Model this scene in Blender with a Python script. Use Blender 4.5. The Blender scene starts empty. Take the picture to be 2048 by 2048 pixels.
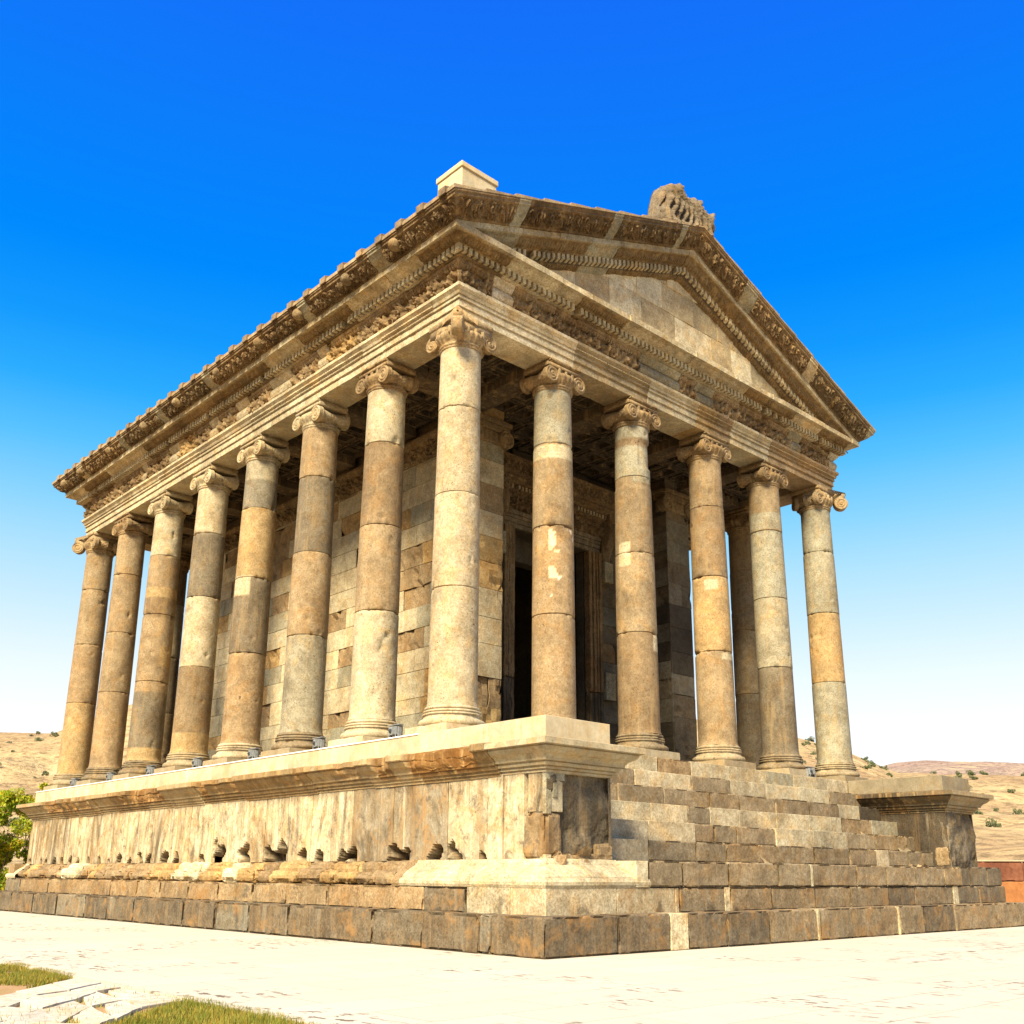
import bpy, math, random
import numpy as np
R=math.radians; PI=math.pi
random.seed(7); rng=np.random.default_rng(11)
SC=bpy.context.scene; COL=SC.collection

# ---------------------------------------------------------------- dimensions
SX,SY=2.1431,2.1355
CX=[0,SX-.031,2*SX-.06,3*SX+.075,4*SX+.042,5*SX]
CY=[0,SY-.103,2*SY-.089,3*SY-.039,4*SY-.019,5*SY+.064,6*SY+.063,7*SY]
X5,Y7=5*SX,7*SY
RB,RT=.3672,.3254
ZS=2.791; ZB=3.229; ZT=ZB+5.75
L=-.6126; F=-2.572; RR=X5+.6126; BB=Y7+.6011; WW=1.1925
Z1,Z2,Z3,Z4,Z5=.434,.7354,1.0655,2.0909,2.4749
O1,O2,O3,O5=.655,.326,.342,.3242
ZA,ZAT=9.504,9.991
SLOPE=.378

# ---------------------------------------------------------------- palette (linear albedo)
P_=(.45,.39,.26); G_=(.30,.28,.20); T_=(.29,.21,.115); B_=(.205,.142,.074); O_=(.39,.27,.12); D_=(.15,.12,.078)
C_=(.52,.455,.30); GD=(.185,.165,.12); DK=(.07,.055,.035); LI=(.36,.17,.035); PORCH_DIM=(.075,.062,.042)  # the last tone is stone with the porch shade put into its colour
PAL=dict(P=P_,G=G_,T=T_,B=B_,O=O_,D=D_,C=C_,g=GD,K=DK,L=LI,s=PORCH_DIM,S=(.245,.192,.118))
def jit(c,a=.07,rg=None):
    rg=rg or rng; k=1+rg.uniform(-a,a); w=rg.uniform(-.03,.03)
    return (c[0]*k*(1+w),c[1]*k,c[2]*k*(1-w))

# ---------------------------------------------------------------- noise
def _h(i,j,k,seed):
    m=0xffffffff
    h=(i*374761393+j*668265263+k*2147483647+seed*1442695041)&m
    h=((h^(h>>13))*1274126177)&m
    h=((h^(h>>16))*2246822519)&m
    return (h^(h>>15)).astype(float)/4294967295.
def vn(p,s=1.,seed=0):
    q=np.asarray(p,float)*s+1000.; f=np.floor(q).astype(np.int64); t=q-f; t=t*t*(3-2*t)
    i,j,k=f[...,0],f[...,1],f[...,2]; x,y,z=t[...,0],t[...,1],t[...,2]
    r=0
    for a in (0,1):
        for b in (0,1):
            for c in (0,1):
                r=r+_h(i+a,j+b,k+c,seed)*(x if a else 1-x)*(y if b else 1-y)*(z if c else 1-z)
    return r
def fbm(p,s=1.,o=3,seed=0):
    r=0;a=.5;n=0
    for q in range(o):
        r=r+a*vn(p,s,seed+q*7);n+=a;s*=2.07;a*=.5
    return r/n

# ---------------------------------------------------------------- mesh helpers
def mk(name,V,Fs,C=None,mat=None,parent=None,smooth=False):
    V=np.asarray(V,np.float32).reshape(-1,3)
    if isinstance(Fs,np.ndarray): Fs=[Fs]
    Fs=[np.asarray(f,np.int32) for f in Fs if len(f)]
    me=bpy.data.meshes.new(name)
    me.vertices.add(len(V)); me.vertices.foreach_set('co',V.ravel())
    idx=np.concatenate([f.ravel() for f in Fs]); cnt=np.concatenate([np.full(len(f),f.shape[1]) for f in Fs])
    me.loops.add(len(idx)); me.loops.foreach_set('vertex_index',idx.astype(np.int32))
    me.polygons.add(len(cnt)); st=np.concatenate([[0],np.cumsum(cnt)[:-1]])
    me.polygons.foreach_set('loop_start',st.astype(np.int32)); me.polygons.foreach_set('loop_total',cnt.astype(np.int32))
    me.polygons.foreach_set('use_smooth',np.full(len(cnt),bool(smooth)))
    me.update(calc_edges=True); me.validate()
    if C is not None:
        C=np.asarray(C,np.float32)
        if C.ndim==1: C=np.tile(C,(len(V),1))
        C4=np.ones((len(V),4),np.float32); C4[:,:3]=C
        at=me.color_attributes.new('Col','FLOAT_COLOR','POINT'); at.data.foreach_set('color',C4.ravel())
    if mat: me.materials.append(mat)
    o=bpy.data.objects.new(name,me); COL.objects.link(o)
    if parent: o.parent=parent
    return o
class Acc:
    def __init__(s): s.V=[];s.F={};s.C=[];s.n=0
    def add(s,V,F,C):
        V=np.asarray(V,float).reshape(-1,3)
        if isinstance(F,np.ndarray): F=[F]
        for f in F:
            f=np.asarray(f,np.int64)
            if len(f): s.F.setdefault(f.shape[1],[]).append(f+s.n)
        C=np.asarray(C,float)
        if C.ndim==1: C=np.tile(C,(len(V),1))
        s.V.append(V);s.C.append(C);s.n+=len(V)
    def out(s,name,mat,parent=None,smooth=False):
        return mk(name,np.concatenate(s.V),[np.concatenate(f) for f in s.F.values()],np.concatenate(s.C),mat,parent,smooth)
def gridf(n,m,flip=False,wrap=False):
    i=np.arange(n-1)[:,None]; j=np.arange(m if wrap else m-1)[None,:]; j2=(j+1)%m
    a=i*m+j; b=i*m+j2; c=(i+1)*m+j2; d=(i+1)*m+j
    f=np.stack([a,b,c,d],-1).reshape(-1,4)
    return f[:,::-1] if flip else f
def box(a,lo,hi,col):
    x0,y0,z0=lo;x1,y1,z1=hi
    V=[(x0,y0,z0),(x1,y0,z0),(x1,y1,z0),(x0,y1,z0),(x0,y0,z1),(x1,y0,z1),(x1,y1,z1),(x0,y1,z1)]
    a.add(V,np.array([(0,3,2,1),(4,5,6,7),(0,1,5,4),(1,2,6,5),(2,3,7,6),(3,0,4,7)]),col)
def axis(l,r,step):
    if l<=2.2*r: r=l/2.3
    n=max(1,int(round((l-2*r)/step)))
    return np.concatenate([[0,.35*r],np.linspace(r,l-r,n+1),[l-.35*r,l]])
def rbox(a,lo,hi,col,r=.012,amp=.004,chip=0.,step=.12,faces='xXyYzZ',seed=0,nf=6.,dark=0.):
    """block of stone: rounded arrises, uneven faces, chipped edges"""
    lo=np.array(lo,float);hi=np.array(hi,float);sz=hi-lo; r=min(r,sz.min()/2.3)
    ax=[lo[k]+axis(sz[k],r,step) for k in range(3)]
    for fc in faces:
        k='xyz'.index(fc.lower()); u,v=[(1,2),(2,0),(0,1)][k]; top=fc.isupper()
        U,Vv=np.meshgrid(ax[u],ax[v],indexing='ij'); p=np.empty(U.shape+(3,)); p[...,u]=U;p[...,v]=Vv;p[...,k]=hi[k] if top else lo[k]
        q=np.clip(p,lo+r,hi-r); d=p-q; n=np.linalg.norm(d,axis=-1,keepdims=True)+1e-9; edge=np.clip((n/r-1)/.4,0,1)
        dn=d/n; p2=q+dn*r
        if amp: p2=p2+dn*((fbm(p,nf,3,seed)-.5)*2*amp)[...,None]
        if chip:
            c=np.clip(fbm(p,4.5,3,seed+5)-.47,0,1)*chip*6; p2=p2-dn*edge*c[...,None]
        cc=np.tile(np.array(col,float),(U.size,1))
        a.add(p2,gridf(U.shape[0],U.shape[1],flip=top==False and True or False),cc)
def lathe(a,prof,seg,col,cen=(0,0),dispf=None,colf=None):
    prof=np.array(prof,float); th=np.arange(seg)*2*PI/seg
    r=np.repeat(prof[:,0:1],seg,1); z=np.repeat(prof[:,1:2],seg,1); T=np.repeat(th[None],len(prof),0)
    if dispf: r=r+dispf(T,z,r)
    V=np.stack([cen[0]+r*np.cos(T),cen[1]+r*np.sin(T),z],-1)
    c=colf(T,z) if colf else col
    a.add(V,gridf(len(prof),seg,wrap=True),c if not colf else c.reshape(-1,3))
def empty(name,loc=(0,0,0),rz=0):
    o=bpy.data.objects.new(name,None); COL.objects.link(o); o.location=loc; o.rotation_euler=(0,0,rz); return o
def tag(o,label=None,cat=None,group=None,kind=None):
    if label:o['label']=label
    if cat:o['category']=cat
    if group:o['group']=group
    if kind:o['kind']=kind
    return o

# ---------------------------------------------------------------- materials
def NT(name):
    m=bpy.data.materials.new(name); m.use_nodes=True; t=m.node_tree; t.nodes.clear()
    o=t.nodes.new('ShaderNodeOutputMaterial'); b=t.nodes.new('ShaderNodeBsdfPrincipled'); t.links.new(b.outputs[0],o.inputs[0])
    b.inputs['Specular IOR Level'].default_value=.25
    return m,t,b
def nd(t,typ,**k):
    n=t.nodes.new(typ)
    for a,v in k.items(): setattr(n,a,v)
    return n
def noise(t,vec,scale,detail=4,rough=.55,dist=0):
    n=nd(t,'ShaderNodeTexNoise'); n.inputs['Scale'].default_value=scale;n.inputs['Detail'].default_value=detail
    n.inputs['Roughness'].default_value=rough; n.inputs['Distortion'].default_value=dist; t.links.new(vec,n.inputs['Vector']); return n.outputs['Fac']
def ramp(t,fac,p0,p1,v0=0,v1=1):
    n=nd(t,'ShaderNodeMapRange'); n.inputs['From Min'].default_value=p0;n.inputs['From Max'].default_value=p1
    n.inputs['To Min'].default_value=v0;n.inputs['To Max'].default_value=v1; t.links.new(fac,n.inputs['Value']); return n.outputs[0]
def mixc(t,fac,a,b,mode='MIX'):
    n=nd(t,'ShaderNodeMix',data_type='RGBA',blend_type=mode)
    for s,i in ((fac,0),(a,6),(b,7)):
        if isinstance(s,(int,float)): n.inputs[i].default_value=s
        elif isinstance(s,tuple): n.inputs[i].default_value=s+(1,)
        else: t.links.new(s,n.inputs[i])
    return n.outputs[2]
def math_(t,op,a,b=0.):
    n=nd(t,'ShaderNodeMath',operation=op)
    for s,i in ((a,0),(b,1)):
        if isinstance(s,(int,float)): n.inputs[i].default_value=s
        else: t.links.new(s,n.inputs[i])
    return n.outputs[0]
def scaled(t,vec,s):
    n=nd(t,'ShaderNodeVectorMath',operation='MULTIPLY'); t.links.new(vec,n.inputs[0]); n.inputs[1].default_value=s; return n.outputs[0]
def stone(name,streak=0.,lichen=0.,pores=.6,var=.35,bump=.35,wash=0.,dirt=.35,grain=1.):
    m,t,b=NT(name); g=nd(t,'ShaderNodeNewGeometry').outputs['Position']
    at=nd(t,'ShaderNodeAttribute',attribute_name='Col').outputs['Color']
    big=noise(t,g,1.7,5,.6,.4); c=mixc(t,1.,at,mixc(t,ramp(t,big,.3,.7),(1-var,1-var*1.05,1-var*1.15),(1+var*.6,1+var*.6,1+var*.55)),'MULTIPLY')
    mid=noise(t,g,9,5,.65); c=mixc(t,ramp(t,mid,.38,.66,0,.35+.4*grain),c,mixc(t,1.,c,(.62,.56,.46),'MULTIPLY'))
    warm=noise(t,g,3.1,3,.5,1.); c=mixc(t,ramp(t,warm,.48,.68,0,.55),c,mixc(t,1.,c,(1.15,.93,.62),'MULTIPLY'))
    fine=noise(t,g,30,6,.82); c=mixc(t,1.,c,mixc(t,ramp(t,fine,.36,.64),tuple(1-(1-x)*grain for x in (.52,.49,.44)),tuple(1+(x-1)*grain for x in (1.36,1.37,1.38))),'MULTIPLY')
    if pores:
        v=noise(t,g,46,2,.5); pm=noise(t,g,2.3,2); k=math_(t,'MULTIPLY',ramp(t,v,.62,.70),ramp(t,pm,.38,.62,0,pores)); c=mixc(t,k,c,(.07,.045,.025))
    pt=noise(t,g,15,3,.6,.3); c=mixc(t,math_(t,'MULTIPLY',ramp(t,pt,.665,.70),ramp(t,noise(t,g,1.4,2),.40,.60,0,.8*pores)),c,(.05,.035,.02))
    if dirt:
        d=noise(t,g,1.05,6,.7,.8); c=mixc(t,ramp(t,d,.54,.72,0,dirt),c,mixc(t,1.,c,(.42,.36,.30),'MULTIPLY'))
    if streak:
        sv=scaled(t,g,(5.5,5.5,.35)); sm=ramp(t,noise(t,scaled(t,g,(1,1,.6)),.75,4,.6),.38,.62); s=noise(t,sv,1.1,6,.75,.15)
        c=mixc(t,math_(t,'MULTIPLY',ramp(t,s,.47,.60,0,streak),sm),c,(.075,.058,.036))
        s2=noise(t,scaled(t,g,(7,7,.5)),.9,5,.7,.1); c=mixc(t,ramp(t,s2,.50,.62,0,streak*.8),c,(.27,.165,.065))
        s3=noise(t,scaled(t,g,(4,4,.3)),1.3,5,.7); c=mixc(t,ramp(t,s3,.56,.66,0,streak*streak),c,(.66,.58,.40))
    if streak>.6:
        b4=noise(t,scaled(t,g,(1,1,.3)),1.9,6,.75,.8); c=mixc(t,ramp(t,b4,.56,.68,0,.8),c,(.13,.115,.085))
        b1=noise(t,scaled(t,g,(1,1,.45)),1.5,7,.72,1.2); c=mixc(t,ramp(t,b1,.48,.60,0,.9),c,mixc(t,1.,c,(.50,.44,.36),'MULTIPLY'))
        b2=noise(t,scaled(t,g,(1,1,.7)),2.7,6,.7,1.); c=mixc(t,ramp(t,b2,.55,.66,0,.6),c,(.30,.165,.055))
        b3=noise(t,g,6.,6,.75,.5); c=mixc(t,ramp(t,b3,.55,.64,0,.7),c,(.09,.068,.045))
    if wash:
        s=noise(t,scaled(t,g,(6,6,.6)),1.5,4,.6); c=mixc(t,ramp(t,s,.53,.66,0,wash),c,(.38,.25,.10))
    if lichen:
        l=noise(t,g,2.6,5,.7,.6); c=mixc(t,ramp(t,l,.53,.64,0,lichen),c,(.27,.14,.04))
        l=noise(t,g,3.4,5,.7,.3); c=mixc(t,ramp(t,l,.56,.66,0,lichen),c,(.035,.028,.02))
    t.links.new(c,b.inputs['Base Color']); b.inputs['Roughness'].default_value=.88
    bn=nd(t,'ShaderNodeBump'); bn.inputs['Strength'].default_value=bump; bn.inputs['Distance'].default_value=.02
    h=math_(t,'ADD',math_(t,'MULTIPLY',fine,.35),mid); t.links.new(h,bn.inputs['Height']); t.links.new(bn.outputs[0],b.inputs['Normal'])
    return m
M_stone=stone('basalt_stone',grain=.8,bump=.5,dirt=.45); M_smooth=stone('dressed_stone',grain=.35,pores=.35,var=.2,bump=.2,dirt=.2)
M_col=stone('column_stone',grain=.7,pores=1.,var=.3,bump=.5,wash=.25,dirt=.65)
M_carve=stone('carved_stone',pores=.5,var=.4,bump=.6,wash=.35,dirt=.6)
M_die=stone('stained_orthostat_stone',grain=.6,streak=.75,pores=.2,var=.2,dirt=.25)
M_low=stone('weathered_course_stone',streak=.3,lichen=.55,pores=.5,dirt=.5)
M_corn=stone('lichen_cornice_stone',grain=.5,lichen=.35,wash=.6,pores=.3,var=.3)
M_cope=stone('washed_coping_stone',grain=.2,wash=.35,pores=.15,var=.18,bump=.12,dirt=.12)
M_dark=stone('soot_dark_stone',streak=.35,pores=.8,var=.5,dirt=.7,bump=.7)
def simple(name,col,rough=.5,metal=0.,var=.1,scale=8,bump=0.):
    m,t,b=NT(name); g=nd(t,'ShaderNodeNewGeometry').outputs['Position']; n=noise(t,g,scale,4,.6)
    c=mixc(t,ramp(t,n,.3,.7),tuple(x*(1-var) for x in col),tuple(min(1,x*(1+var)) for x in col)); t.links.new(c,b.inputs['Base Color'])
    b.inputs['Roughness'].default_value=rough;b.inputs['Metallic'].default_value=metal
    if bump:
        bn=nd(t,'ShaderNodeBump');bn.inputs['Strength'].default_value=bump;bn.inputs['Distance'].default_value=.02;t.links.new(n,bn.inputs['Height']);t.links.new(bn.outputs[0],b.inputs['Normal'])
    return m

# ---------------------------------------------------------------- the temple
temple=empty('temple'); tag(temple,'columned stone temple with carved pediment standing on a high stepped podium','temple')
def part(acc,name,mat,parent=temple,smooth=False,label=None):
    o=acc.out(name,mat,parent,smooth)
    if label:o['label']=label
    return o

SIDES=dict(front=((0,0),(1,0),(0,-1),X5,False),left=((0,0),(0,1),(-1,0),Y7,True),right=((X5,0),(0,1),(1,0),Y7,False),back=((0,Y7),(1,0),(0,1),X5,True))
def cuts(s0,s1,lo,hi,rg):
    c=[s0]
    while c[-1]<s1-hi: c.append(c[-1]+rg.uniform(lo,hi))
    c.append(s1); return np.array(c)
def acanth(s,t):
    w=.34; cell=np.floor(s/w); a=(s/w)%1-.5
    x=a*2.1; th=np.arctan2(x,t+.12); r=np.hypot(x,t+.12)
    pal=np.abs(np.cos(th*6.))**.8*np.clip((1.12-r)/.25,0,1)
    sp=0
    for (u,v,sg) in ((-.24,.66,1),(.24,.66,-1),(-.2,.22,-1),(.2,.22,1)):
        dx=(a-u)*1.9; dt=t-v; rr=np.hypot(dx,dt); an=np.arctan2(dt,dx)*sg
        sp=np.maximum(sp,(.5+.5*np.cos(rr*24-an))*np.clip((.36-rr)/.1,0,1))
    h=np.where(cell%2==0,pal,np.maximum(sp,.25*pal))
    p=np.stack([s,t*.22,s*0],-1); rn=1-np.abs(fbm(p,15,3,91)-.5)*4
    return np.clip(.62*h*(.55+.9*fbm(p,8,2,92))+.42*np.clip(rn,-.3,1),0,1.1)
def rinceau(s,t):
    w=.5; cell=np.floor(s/w); a=(s/w)%1-.5; sg=np.where(cell%2==0,1,-1)
    dx=a*1.6; dt=(t-.5)*1.0*sg; rr=np.hypot(dx,dt); an=np.arctan2(dt,dx)
    h=(.5+.5*np.cos(rr*20-an*1.))*np.clip((.62-rr)/.15,0,1)
    leaf=.5+.5*np.cos(an*7+rr*9)
    p=np.stack([s,t*.35,s*0],-1)
    return np.clip(.55*h+.35*leaf*np.clip(rr*2.2,0,1)+.55*(fbm(p,14,2,9)-.35),0,1.2)
def egg(s,t): return np.abs(np.cos(PI*s/.062))**.6*np.sin(PI*np.clip(t,0,1))
def bead(s,t): return np.abs(np.sin(PI*s/.045))*np.sin(PI*t)
KIND={0:(None,0),1:(acanth,.10),2:(rinceau,.15),3:(egg,.034),4:(bead,.014)}
def dens(prof,h):
    """profile -> rows (off,z,kind,t)"""
    rows=[];i=0
    pts=[(p[0],p[1]) for p in prof]; kd=[(p[2] if len(p)>2 else 0) for p in prof]
    n=len(pts); seglen=[math.dist(pts[k],pts[k+1]) for k in range(n-1)]
    k=0
    while k<n-1:
        j=k
        while j<n-1 and kd[j]==kd[k] and kd[k]!=0: j+=1
        if kd[k]==0: j=k+1
        tot=sum(seglen[k:j]); run=0
        for q in range(k,j):
            hh=h if kd[k] else .08
            m=max(1,int(math.ceil(seglen[q]/hh)))
            for e in range(m):
                f=e/m; rows.append((pts[q][0]+(pts[q+1][0]-pts[q][0])*f,pts[q][1]+(pts[q+1][1]-pts[q][1])*f,kd[k],(run+seglen[q]*f)/tot))
            run+=seglen[q]
        k=j
    rows.append((*pts[-1],0,0)); return rows
def band(acc,side,prof,ds=.03,h=.02,lo=.8,hi=1.7,seed=1,pcarve=.7,cold=T_,new=P_,rake=0.,ext=None,joint=.012,amp=1.,fixed=None,chip=.0,cjit=.14,srange=None,jumps=.006,broken=None,rowc=None):
    """moulded course on one side of the building, mitred at the corners, in separate stones"""
    A,d,o,Ln,flip=SIDES[side]; rg=np.random.default_rng(seed)
    rows=dens(prof,h); off=np.array([r[0] for r in rows]); z=np.array([r[1] for r in rows]); kd=np.array([r[2] for r in rows]); t=np.array([r[3] for r in rows])
    # profile normals
    dp=np.gradient(np.stack([off,z],-1),axis=0); nn=np.stack([dp[:,1],-dp[:,0]],-1); nn/=np.linalg.norm(nn,axis=1,keepdims=True)+1e-9
    e0,e1=(ext if ext else (None,None)); mo=off.max()
    s0=-mo if e0 is None else e0; s1=Ln+mo if e1 is None else e1
    if srange: s0,s1=srange
    if fixed is not None: cu=np.array([s0]+[c[0] for c in fixed[1:]]+[s1]); st=[(c[1],c[2]) for c in fixed]
    else:
        cu=cuts(s0,s1,lo,hi,rg); st=[]
        for k in range(len(cu)-1):
            cv=rg.random()<pcarve; st.append((1 if cv else 0, jit(cold if cv else new,cjit,rg)))
    ss=[];bi=[];gj=[]
    for k in range(len(cu)-1):
        a,b=cu[k],cu[k+1]; n=max(2,int((b-a)/ds))
        e=min(.008,(b-a)/6)
        q=np.concatenate([[a+.0005,a+e],np.linspace(a+2*e,b-2*e,n),[b-e,b-.0005]])
        ss+=list(q);bi+=[k]*len(q);gj+=[1,0]+[0]*n+[0,1]
    ss=np.array(ss);bi=np.array(bi);gj=np.array(gj,float)
    if rake: # sample exactly at the apex
        k=int(np.argmin(abs(ss-Ln/2))); ss[k]=Ln/2
    carv=np.array([x[0] for x in st])[bi]; cc=np.array([x[1] for x in st])[bi]
    S=np.repeat(ss[:,None],len(off),1); OF=np.repeat(off[None],len(ss),0); Z=np.repeat(z[None],len(ss),0); TT=np.repeat(t[None],len(ss),0)
    disp=np.zeros_like(S)
    for kk,(fn,am) in KIND.items():
        if fn is None: continue
        msk=kd==kk
        if msk.any():
            hh=fn(S[:,msk],TT[:,msk]); disp[:,msk]=(hh-.35)*am*amp*carv[:,None]
    jd=rg.uniform(-jumps,jumps,len(st))[bi]
    P3=np.stack([S,OF,Z],-1)
    disp+=jd[:,None]-gj[:,None]*joint
    if chip: disp-=np.clip(fbm(P3,3.2,4,seed)-.55,0,1)*chip*carv[:,None]
    disp+=(fbm(P3,11,2,seed+3)-.5)*.008
    mit=np.minimum(S+OF,Ln+OF-S); disp*=np.clip(mit/.14,0,1)
    OF2=OF+disp*nn[None,:,0]; Z2=Z+disp*nn[None,:,1]
    if ext is None and srange is None: pass
    if broken is not None:
        k=broken(S,OF2,Z2); OF2=k[0];Z2=k[1]
        bm=k[2][...,None]
    SS=np.clip(S,-OF if e0 is None else e0,Ln+OF if e1 is None else e1)
    if rake: Z2=Z2+rake*(OF+np.minimum(SS,Ln-SS))
    X=A[0]+d[0]*SS+o[0]*OF2; Y=A[1]+d[1]*SS+o[1]*OF2
    CC=np.repeat(cc[:,None,:],len(off),1)
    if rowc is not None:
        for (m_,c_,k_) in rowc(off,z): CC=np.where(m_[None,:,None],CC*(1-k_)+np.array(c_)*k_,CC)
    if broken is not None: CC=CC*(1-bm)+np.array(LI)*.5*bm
    acc.add(np.stack([X,Y,Z2],-1),gridf(len(ss),len(off),flip=not flip),CC.reshape(-1,3))
    return cu,st

MAINS=('left','front')
# architrave
for sd,q,seed in (('front',1,21),('left',1,22),('right',0,23),('back',0,24)):
    a=Acc()
    prof=[(-.31,ZA+.25),(-.31,ZA),(.30,ZA),(.3165,ZA+.002),(.3165,9.625),(.302,9.629),(.302,9.637),(.345,9.640,4),(.346,9.662),(.340,9.665),(.340,9.755),(.326,9.759),(.326,9.767),(.368,9.770,4),(.370,9.790),(.362,9.792),(.362,9.822),(.350,9.826),(.352,9.832),(.385,9.836,3),(.405,9.875),(.39,9.88),(.39,9.888),(.435,9.93),(.4424,9.935),(.4424,9.991),(.25,9.996)]
    cu=([(-.45,0,(.60,.52,.35)),(2.32,1,(.34,.27,.16)),(4.2,1,(.33,.26,.15)),(4.35,0,P_),(5.85,1,jit(O_,.1)),(6.45,1,T_),(7.0,0,C_),(7.9,0,P_),(8.4,1,T_)] if sd=='front' else
        [(-.45,0,jit(C_,.02)),(.28,1,jit(P_,.06)),(1.72,0,C_),(2.3,1,P_),(4.1,1,jit(P_,.1)),(6.3,0,P_),(8.6,1,jit(P_,.1)),(10.7,0,jit(C_,.05)),(12.8,0,P_)] if sd=='left' else None)
    band(a,sd,prof,ds=.02 if q else .3,h=.012,fixed=cu,seed=seed,new=P_,cold=T_,lo=1.9,hi=2.3,chip=.05,jumps=.002,joint=.006)
    part(a,'architrave',M_stone)
# frieze
FRZ=[(.30,9.99),(.345,9.995,2),(.40,10.06,2),(.425,10.13,2),(.415,10.20,2),(.37,10.262,2),(.35,10.272),(.372,10.278,3),(.405,10.315,3),(.44,10.355,3),(.455,10.362),(.465,10.40),(.465,10.42),(.3,10.425)]
for sd,q,seed in (('front',1,31),('left',1,32),('right',0,33),('back',0,34)):
    a=Acc(); cu=None
    if sd=='front': cu=[(-.5,1,jit(B_,.1)),(.30,0,(.5,.44,.32)),(.78,1,T_),(1.75,1,jit(B_,.05)),(3.2,1,T_),(4.05,0,G_),(5.25,1,T_),(5.75,0,G_),(6.35,1,T_),(7.2,1,B_),(8.4,1,T_),(9.1,0,G_),(9.6,1,B_),(10.5,1,T_),(10.8,0,P_)]
    if sd=='left': cu=[(-.5,1,jit(B_,.1)),(1.5,1,T_),(2.4,1,O_),(3.4,0,P_),(3.75,1,T_),(4.7,0,P_),(5.5,1,T_),(6.4,0,P_),(6.9,1,T_),(7.7,0,P_),(8.1,1,B_),(8.8,1,O_),(9.6,0,P_),(10.1,1,B_),(11.3,0,P_),(11.6,1,B_),(12.6,1,T_),(13.8,1,B_)]
    band(a,sd,FRZ,ds=.013 if q else .3,h=.016,fixed=cu,seed=seed,new=P_,cold=B_,lo=.8,hi=1.6,chip=.3 if q else 0)
    part(a,'frieze',M_carve)
# dentil courses, ovolo, soffit and corona
def dentils(acc,side,of0,of1,z0,z1,pitch,w,cu,st,rake=0.,skip=.03,seed=3,s0=None,s1=None):
    A,d,o,Ln,flip=SIDES[side]; rg=np.random.default_rng(seed)
    s=(-of1+.01) if s0 is None else s0; e=(Ln+of1-w) if s1 is None else s1
    V=[];Fc=[];C=[]
    while s<e:
        k=min(max(int(np.searchsorted(cu,s+w/2))-1,0),len(st)-1)
        if not(rg.random()<skip*(2 if st[k][0] else .2)):
            c=(np.array(st[k][1])*.25+np.array(C_)*.78)*(1+rg.uniform(-.12,.08)); o1=of1-(rg.uniform(0,.02) if st[k][0] else 0); b=len(V)*1
            zz0=z0+(rg.uniform(0,.012) if st[k][0] else 0)
            pts=[]
            for zz in (zz0,z1):
                for (ds_,ofc) in ((0,of0),(w,of0),(w,o1),(0,o1)):
                    sh=rake*(ofc+min(s+ds_,Ln-s-ds_)) if rake else 0
                    pts.append((A[0]+d[0]*(s+ds_)+o[0]*ofc,A[1]+d[1]*(s+ds_)+o[1]*ofc,zz+sh))
            V+=pts; C+=[c]*8
            f=[(0,1,2,3),(7,6,5,4),(0,4,5,1),(1,5,6,2),(2,6,7,3),(3,7,4,0)]
            if not flip: f=[x[::-1] for x in f]
            Fc+=[tuple(b+i for i in x) for x in f]
        s+=pitch
    acc.add(V,np.array(Fc),np.array(C))
PD=[(.30,10.418),(.512,10.422),(.512,10.56),(.58,10.563),(.60,10.575,3),(.66,10.592,3),(.705,10.622,3),(.712,10.635),(.725,10.650),(.80,10.652),(.8235,10.648),(.8235,10.757),(.812,10.765),(.36,10.80)]
for sd,q,seed in (('front',1,41),('left',1,42),('right',0,43),('back',0,44)):
    a=Acc(); rg=np.random.default_rng(seed)
    cu,st=band(a,sd,PD,ds=.015 if q else .3,h=.016,seed=seed,new=P_,cold=(.20,.138,.065),rowc=lambda o_,z_:[((o_>.79)&(z_>10.64),C_,.65),((o_<.52)&(z_<10.57)&(z_>10.43),DK,.75)],lo=.5,hi=1.3,pcarve=.62,chip=.10 if q else 0,cjit=.18,jumps=.010)  # row colours paint light: corona lip paled as lit, dentil backing darkened as gap shade
    if q: dentils(a,sd,.50,.598,10.445,10.562,.118,.066,cu,st,seed=seed)
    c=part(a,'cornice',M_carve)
# raking cornice of both pediments
PR=[(.30,10.38),(.38,10.385),(.39,10.39,3),(.45,10.425,3),(.504,10.434),(.504,10.56),(.572,10.563),(.592,10.575,3),(.652,10.592,3),(.697,10.622,3),(.704,10.635),(.717,10.644),(.80,10.646),(.815,10.643),(.815,10.752),(.80,10.77),(.4,10.775)]
for sd,q,seed in (('front',1,51),('back',0,52)):
    a=Acc(); cu,st=band(a,sd,PR,ds=.015 if q else .4,h=.016,seed=seed,new=G_,cold=(.19,.132,.064),rowc=lambda o_,z_:[((o_>.79)&(z_>10.64),C_,.65),((o_<.52)&(z_<10.57)&(z_>10.43),DK,.75)],lo=.6,hi=1.5,pcarve=.72,chip=.10 if q else 0,rake=SLOPE,jumps=.010,cjit=.15)  # same painted light here: pale lit lip, dark shade behind the dentils
    if q: dentils(a,sd,.492,.59,10.447,10.562,.118,.066,cu,st,rake=SLOPE,seed=seed+3)
    c=part(a,'raking_cornice',M_carve)
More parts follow.
